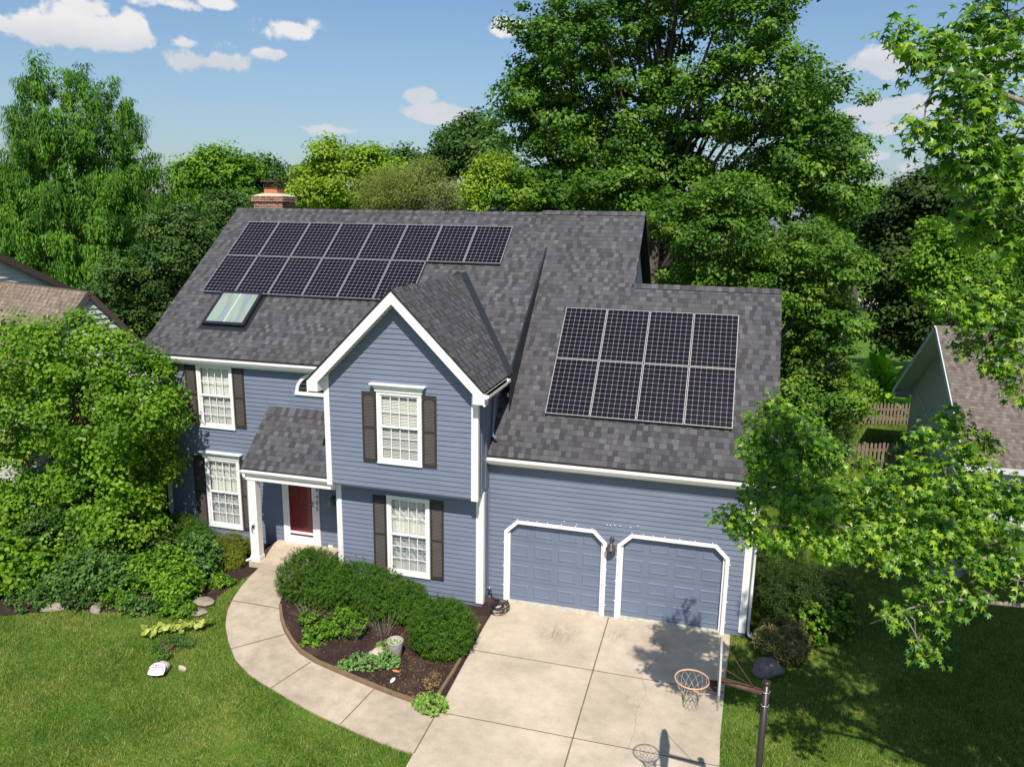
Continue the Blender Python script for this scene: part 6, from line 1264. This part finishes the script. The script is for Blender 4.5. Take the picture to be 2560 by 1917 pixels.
shrub('yew_bush', 'big dark bush in the shade beside the garage corner', 'bush', [(.95,.75,.75,.75,.7,.72),(1.6,1.1,.7,.7,.7,.7),(.7,1.5,1.1,.6,.7,.8),(1.9,.7,.45,.5,.5,.42)], M['leaf_shaded'], 122, 2300, 26, .06, .13, 'slim', .3, None, .2, 26, .25)  # wears the darkened leaf colour in place of real shade
shrub('vine', 'round leaved vine climbing through the dark bush by the garage', 'plant', [(1.35,.15,.45,.42,.3,.45),(2.1,.6,.55,.3,.4,.5)], M['leaf_shrub'], 123, 120, 16, .075, .13, 'heart', .3, None, .4, 10)
shrub('shrub', 'leafy bush at the far edge of the small back lawn', 'shrub', [(3.6,19.6,1.0,1.5,1.1,1.1),(4.9,21.2,1.1,1.1,1.0,1.1)], M['leaf_shrub'], 124, 900, 22, .12, .22, 'rhomb', .3)
shrub('shrub', 'soft pale green feathery shrub left of the small back lawn', 'shrub', [(3.6,16.6,.8,1.1,.9,.9)], M['leaf_blue'], 125, 700, 24, .09, .2, 'slim', .3)
shrub('shrub', 'pale ivy foliage behind the picket fence at right', 'shrub', [(1.2,9.5,1.3,1.6,1.4,1.4),(2.2,11.6,1.0,1.2,1.0,1.0)], M['leaf_dark'], 126, 900, 22, .11, .22, 'rhomb', .3)
def hosta():
    rng = np.random.default_rng(61); c = (-11.9, -3.85); r = empty('hosta', (c[0], c[1], g1(c[0])), 'chartreuse broad leaved hostas at the edge of the lawn', 'plant')
    pts = []
    for k in range(60):
        t = rng.uniform(-1, 1); x = c[0]+t*.50+rng.normal()*.05; y = c[1]+t*.33+rng.normal()*.08; pts.append((x, y, g1(x)+rng.uniform(.10, .22)))
    P = np.array(pts); n = len(P); V, F = leaf_mesh(P, rng.normal(size=(n, 3))*.4+[0, -.3, 1], rng.uniform(.10, .19, n), 'heart', rng, None, .45); np_mesh('leaves', V, F, M['leaf_hosta'], r, rng.random(n))
    b = MB()
    for p in P: b.tube([(p[0]*.7+c[0]*.3, p[1]*.7+c[1]*.3, g1(p[0])-.03), tuple(p)], .004, 4, False)
    b.build('stalks', M['leaf_sedumlime'], r)
hosta()
shrub('perennial', 'ferny green plants spilling down from the hostas to the pale stone', 'plant', [(-11.75,-4.4,.30,.22,.3,.12),(-11.45,-4.2,.30,.26,.16,.1),(-11.5,-4.75,.28,.1,.14,.09)], M['leaf_blue'], 127, 200, 14, .06, .08, 'slim', .2, None, .7, 10)
def twigs():
    rng = random.Random(8)
    for (cx, cy, n, h, lab) in ((-8.35, -2.7, 46, .42, 'tangle of dry bare rose canes in the mulch bed'), (-9.55, -2.55, 26, .4, 'thin dead twigs standing beside the hedge at the walkway'), (-7.75, -2.35, 26, .5, 'straw coloured seed stalks in front of the hedge')):
        b = MB()
        for k in range(n):
            a = rng.uniform(0, 6.28); q = rng.uniform(.0, .18); e = rng.uniform(.1, .38); x0, y0 = cx+q*math.cos(a), cy+q*math.sin(a); z0 = g1(x0)
            b.tube([(x0, y0, z0), (x0+e*.4*math.cos(a), y0+e*.4*math.sin(a), z0+h*rng.uniform(.4, .6)), (x0+e*math.cos(a+.4), y0+e*math.sin(a+.4), z0+h*rng.uniform(.7, 1.1))], [.006, .004, .002], 4, False)
        tag(b.build('dry_stems', M['palebark']), lab, 'dead plant')
twigs()
def litter():
    rng = np.random.default_rng(19); n = 2600; x = rng.uniform(-10.6, -5.8, n); y = rng.uniform(-4.4, -1.9, n)
    k = in_poly(x, y, BED_R); w = rng.random(n) < np.where(x > -7.4, 1.0, .25); k &= w; x = x[k]; y = y[k]; n = len(x)
    P = np.stack([x, y, G(x)+.045], -1); V, F = leaf_mesh(P, rng.normal(size=(n, 3))*.25+[0, 0, 1], rng.uniform(.015, .06, n), 'needle', rng); o = np_mesh('straw_litter', V, F, M['leaf_dry'], None, rng.random(n)*.8); tag(o, 'dry straw and needles scattered over the mulch', 'plant litter', kind='stuff')
litter()
def banana():
    rng = np.random.default_rng(71); c = np.array((6.7, 23.6, 0)); r = empty('banana_plant', c, 'banana plant with long arching paddle leaves behind the sunlit fence', 'plant')
    Vs = []; Fs = []; nb = 0; st = MB()
    for k in range(44):
        a = rng.uniform(0, 2*np.pi); L_ = rng.uniform(1.8, 3.0); e = rng.uniform(.3, 1.25); b0 = c+np.array((rng.normal()*.45, rng.normal()*.45, rng.uniform(.6, 1.9))); d = np.array((math.cos(a), math.sin(a), 0)); K = 10; w0 = rng.uniform(.15, .25); s = np.cross(d, [0, 0, 1])
        mid = [b0+d*L_*t*math.cos(e)*(.6+.4*t)+np.array((0, 0, L_*(t*math.sin(e)*1.1-.75*t*t*(1.2-.5*e)))) for t in np.linspace(0, 1, K+1)]
        ws = [w0*math.sin(math.pi*min(.06+.94*t, .99))**.55 for t in np.linspace(0, 1, K+1)]
        for i in range(K):
            for sg in (-1, 1):
                A, B = mid[i], mid[i+1]; q = [A, B, B+sg*s*ws[i+1]-[0, 0, ws[i+1]*.25], A+sg*s*ws[i]-[0, 0, ws[i]*.25]]; Vs += q; Fs.append([nb, nb+1, nb+2, nb+3]); nb += 4
        st.tube([(b0[0]*.3+c[0]*.7, b0[1]*.3+c[1]*.7, 0), tuple(b0), tuple(mid[3])], [.06, .04, .015], 6)
    np_mesh('leaves', np.array(Vs), np.array(Fs), M['leaf_banana'], r, np.repeat(rng.random(44), 20)); st.build('stalks', M['leaf_sedumlime'], r)
banana()

fl = 'loose perennials along the lawn edge of the left bed'
for k, (x, y, r_, h_, mt_, lab) in enumerate(((-12.45, -3.25, .34, .22, 'leaf_shrub', 'low leafy clump between the hostas and the flagstones'), (-13.35, -3.35, .36, .20, 'leaf_blue', 'low blue green clump at the lawn edge, right of the pale edging stone'),
    (-12.35, -1.75, .22, .16, 'leaf_shrub', 'small weed tuft in the mulch by the upper walkway'), (-14.0, -3.3, .32, .22, 'leaf_shrub', 'bright low clump above the middle edging stone'), (-14.85, -3.6, .34, .24, 'leaf_dark', 'dark low clump between the two pale edging stones'), (-15.9, -3.85, .5, .30, 'leaf_blue', 'low spreading clump at the far left lawn edge'))):
    shrub('perennial', lab, 'plant', [(x, y, g1(x)+h_*.5, r_, r_*.7, h_), (x+r_*.7, y+.08, g1(x)+h_*.4, r_*.6, r_*.5, h_*.8)], M[mt_], 200+k, 110, 16, .065, .10, 'rhomb', .3, fl, .5, 10, .1)


# ------------------------------------------------------------------ grass blades
WALKP = list(resample(WALK_OUT, 60))+list(resample(WALK_IN, 60)[::-1])
def blades(name, x0, x1, y0, y1, n, excl, label, seed, h=(.03, .065)):
    rng = np.random.default_rng(seed); x = rng.uniform(x0, x1, n); y = rng.uniform(y0, y1, n); k = np.ones(n, bool)
    for e in excl: k &= ~in_poly(x, y, e)
    x = x[k]; y = y[k]; n = len(x); z = G(x)-.035; a = rng.uniform(0, 6.28, n); hh = rng.uniform(*h, n)*(1+.4*np.sin(x*2.1+y*1.3)*np.sin(y*2.7)); w = rng.uniform(.0035, .007, n)
    d = np.stack([np.cos(a), np.sin(a), np.zeros(n)], -1); P = np.stack([x, y, z], -1); lean = rng.normal(size=(n, 2))*.55; T_ = P+np.stack([lean[:, 0]*hh, lean[:, 1]*hh, hh], -1)
    V = np.stack([P-d*w[:, None], P+d*w[:, None], T_], 1).reshape(-1, 3); o = np_mesh(name, V, np.arange(3*n).reshape(n, 3), M['blade'], None, rng.random(n)); tag(o, label, 'grass', kind='stuff')
DRIVEP = [(-5.65, -30), (-5.655, -5.62), (-5.70, -3), (-5.76, .3), (-.30, .3), (-.42, -2), (-.5, -3.7), (-.55, -30)]
blades('lawn_grass', -19.5, -5.55, -12.0, -1.2, 480000, [WALKP, BED_R, BED_L, DRIVEP], 'mown lawn in front of the house left of the walkway', 5)
blades('side_grass', -.52, 7.6, -7.0, 9.0, 330000, [DRIVEP, [(-7, 0), (0.02, 0), (0.02, 8), (-7, 8)]], 'grass of the shaded side yard right of the driveway', 6, (.035, .08))
blades('back_grass', 2.5, 9.0, 14.5, 21.5, 90000, [], 'sunlit grass of the small back lawn between two fences', 7, (.04, .09))
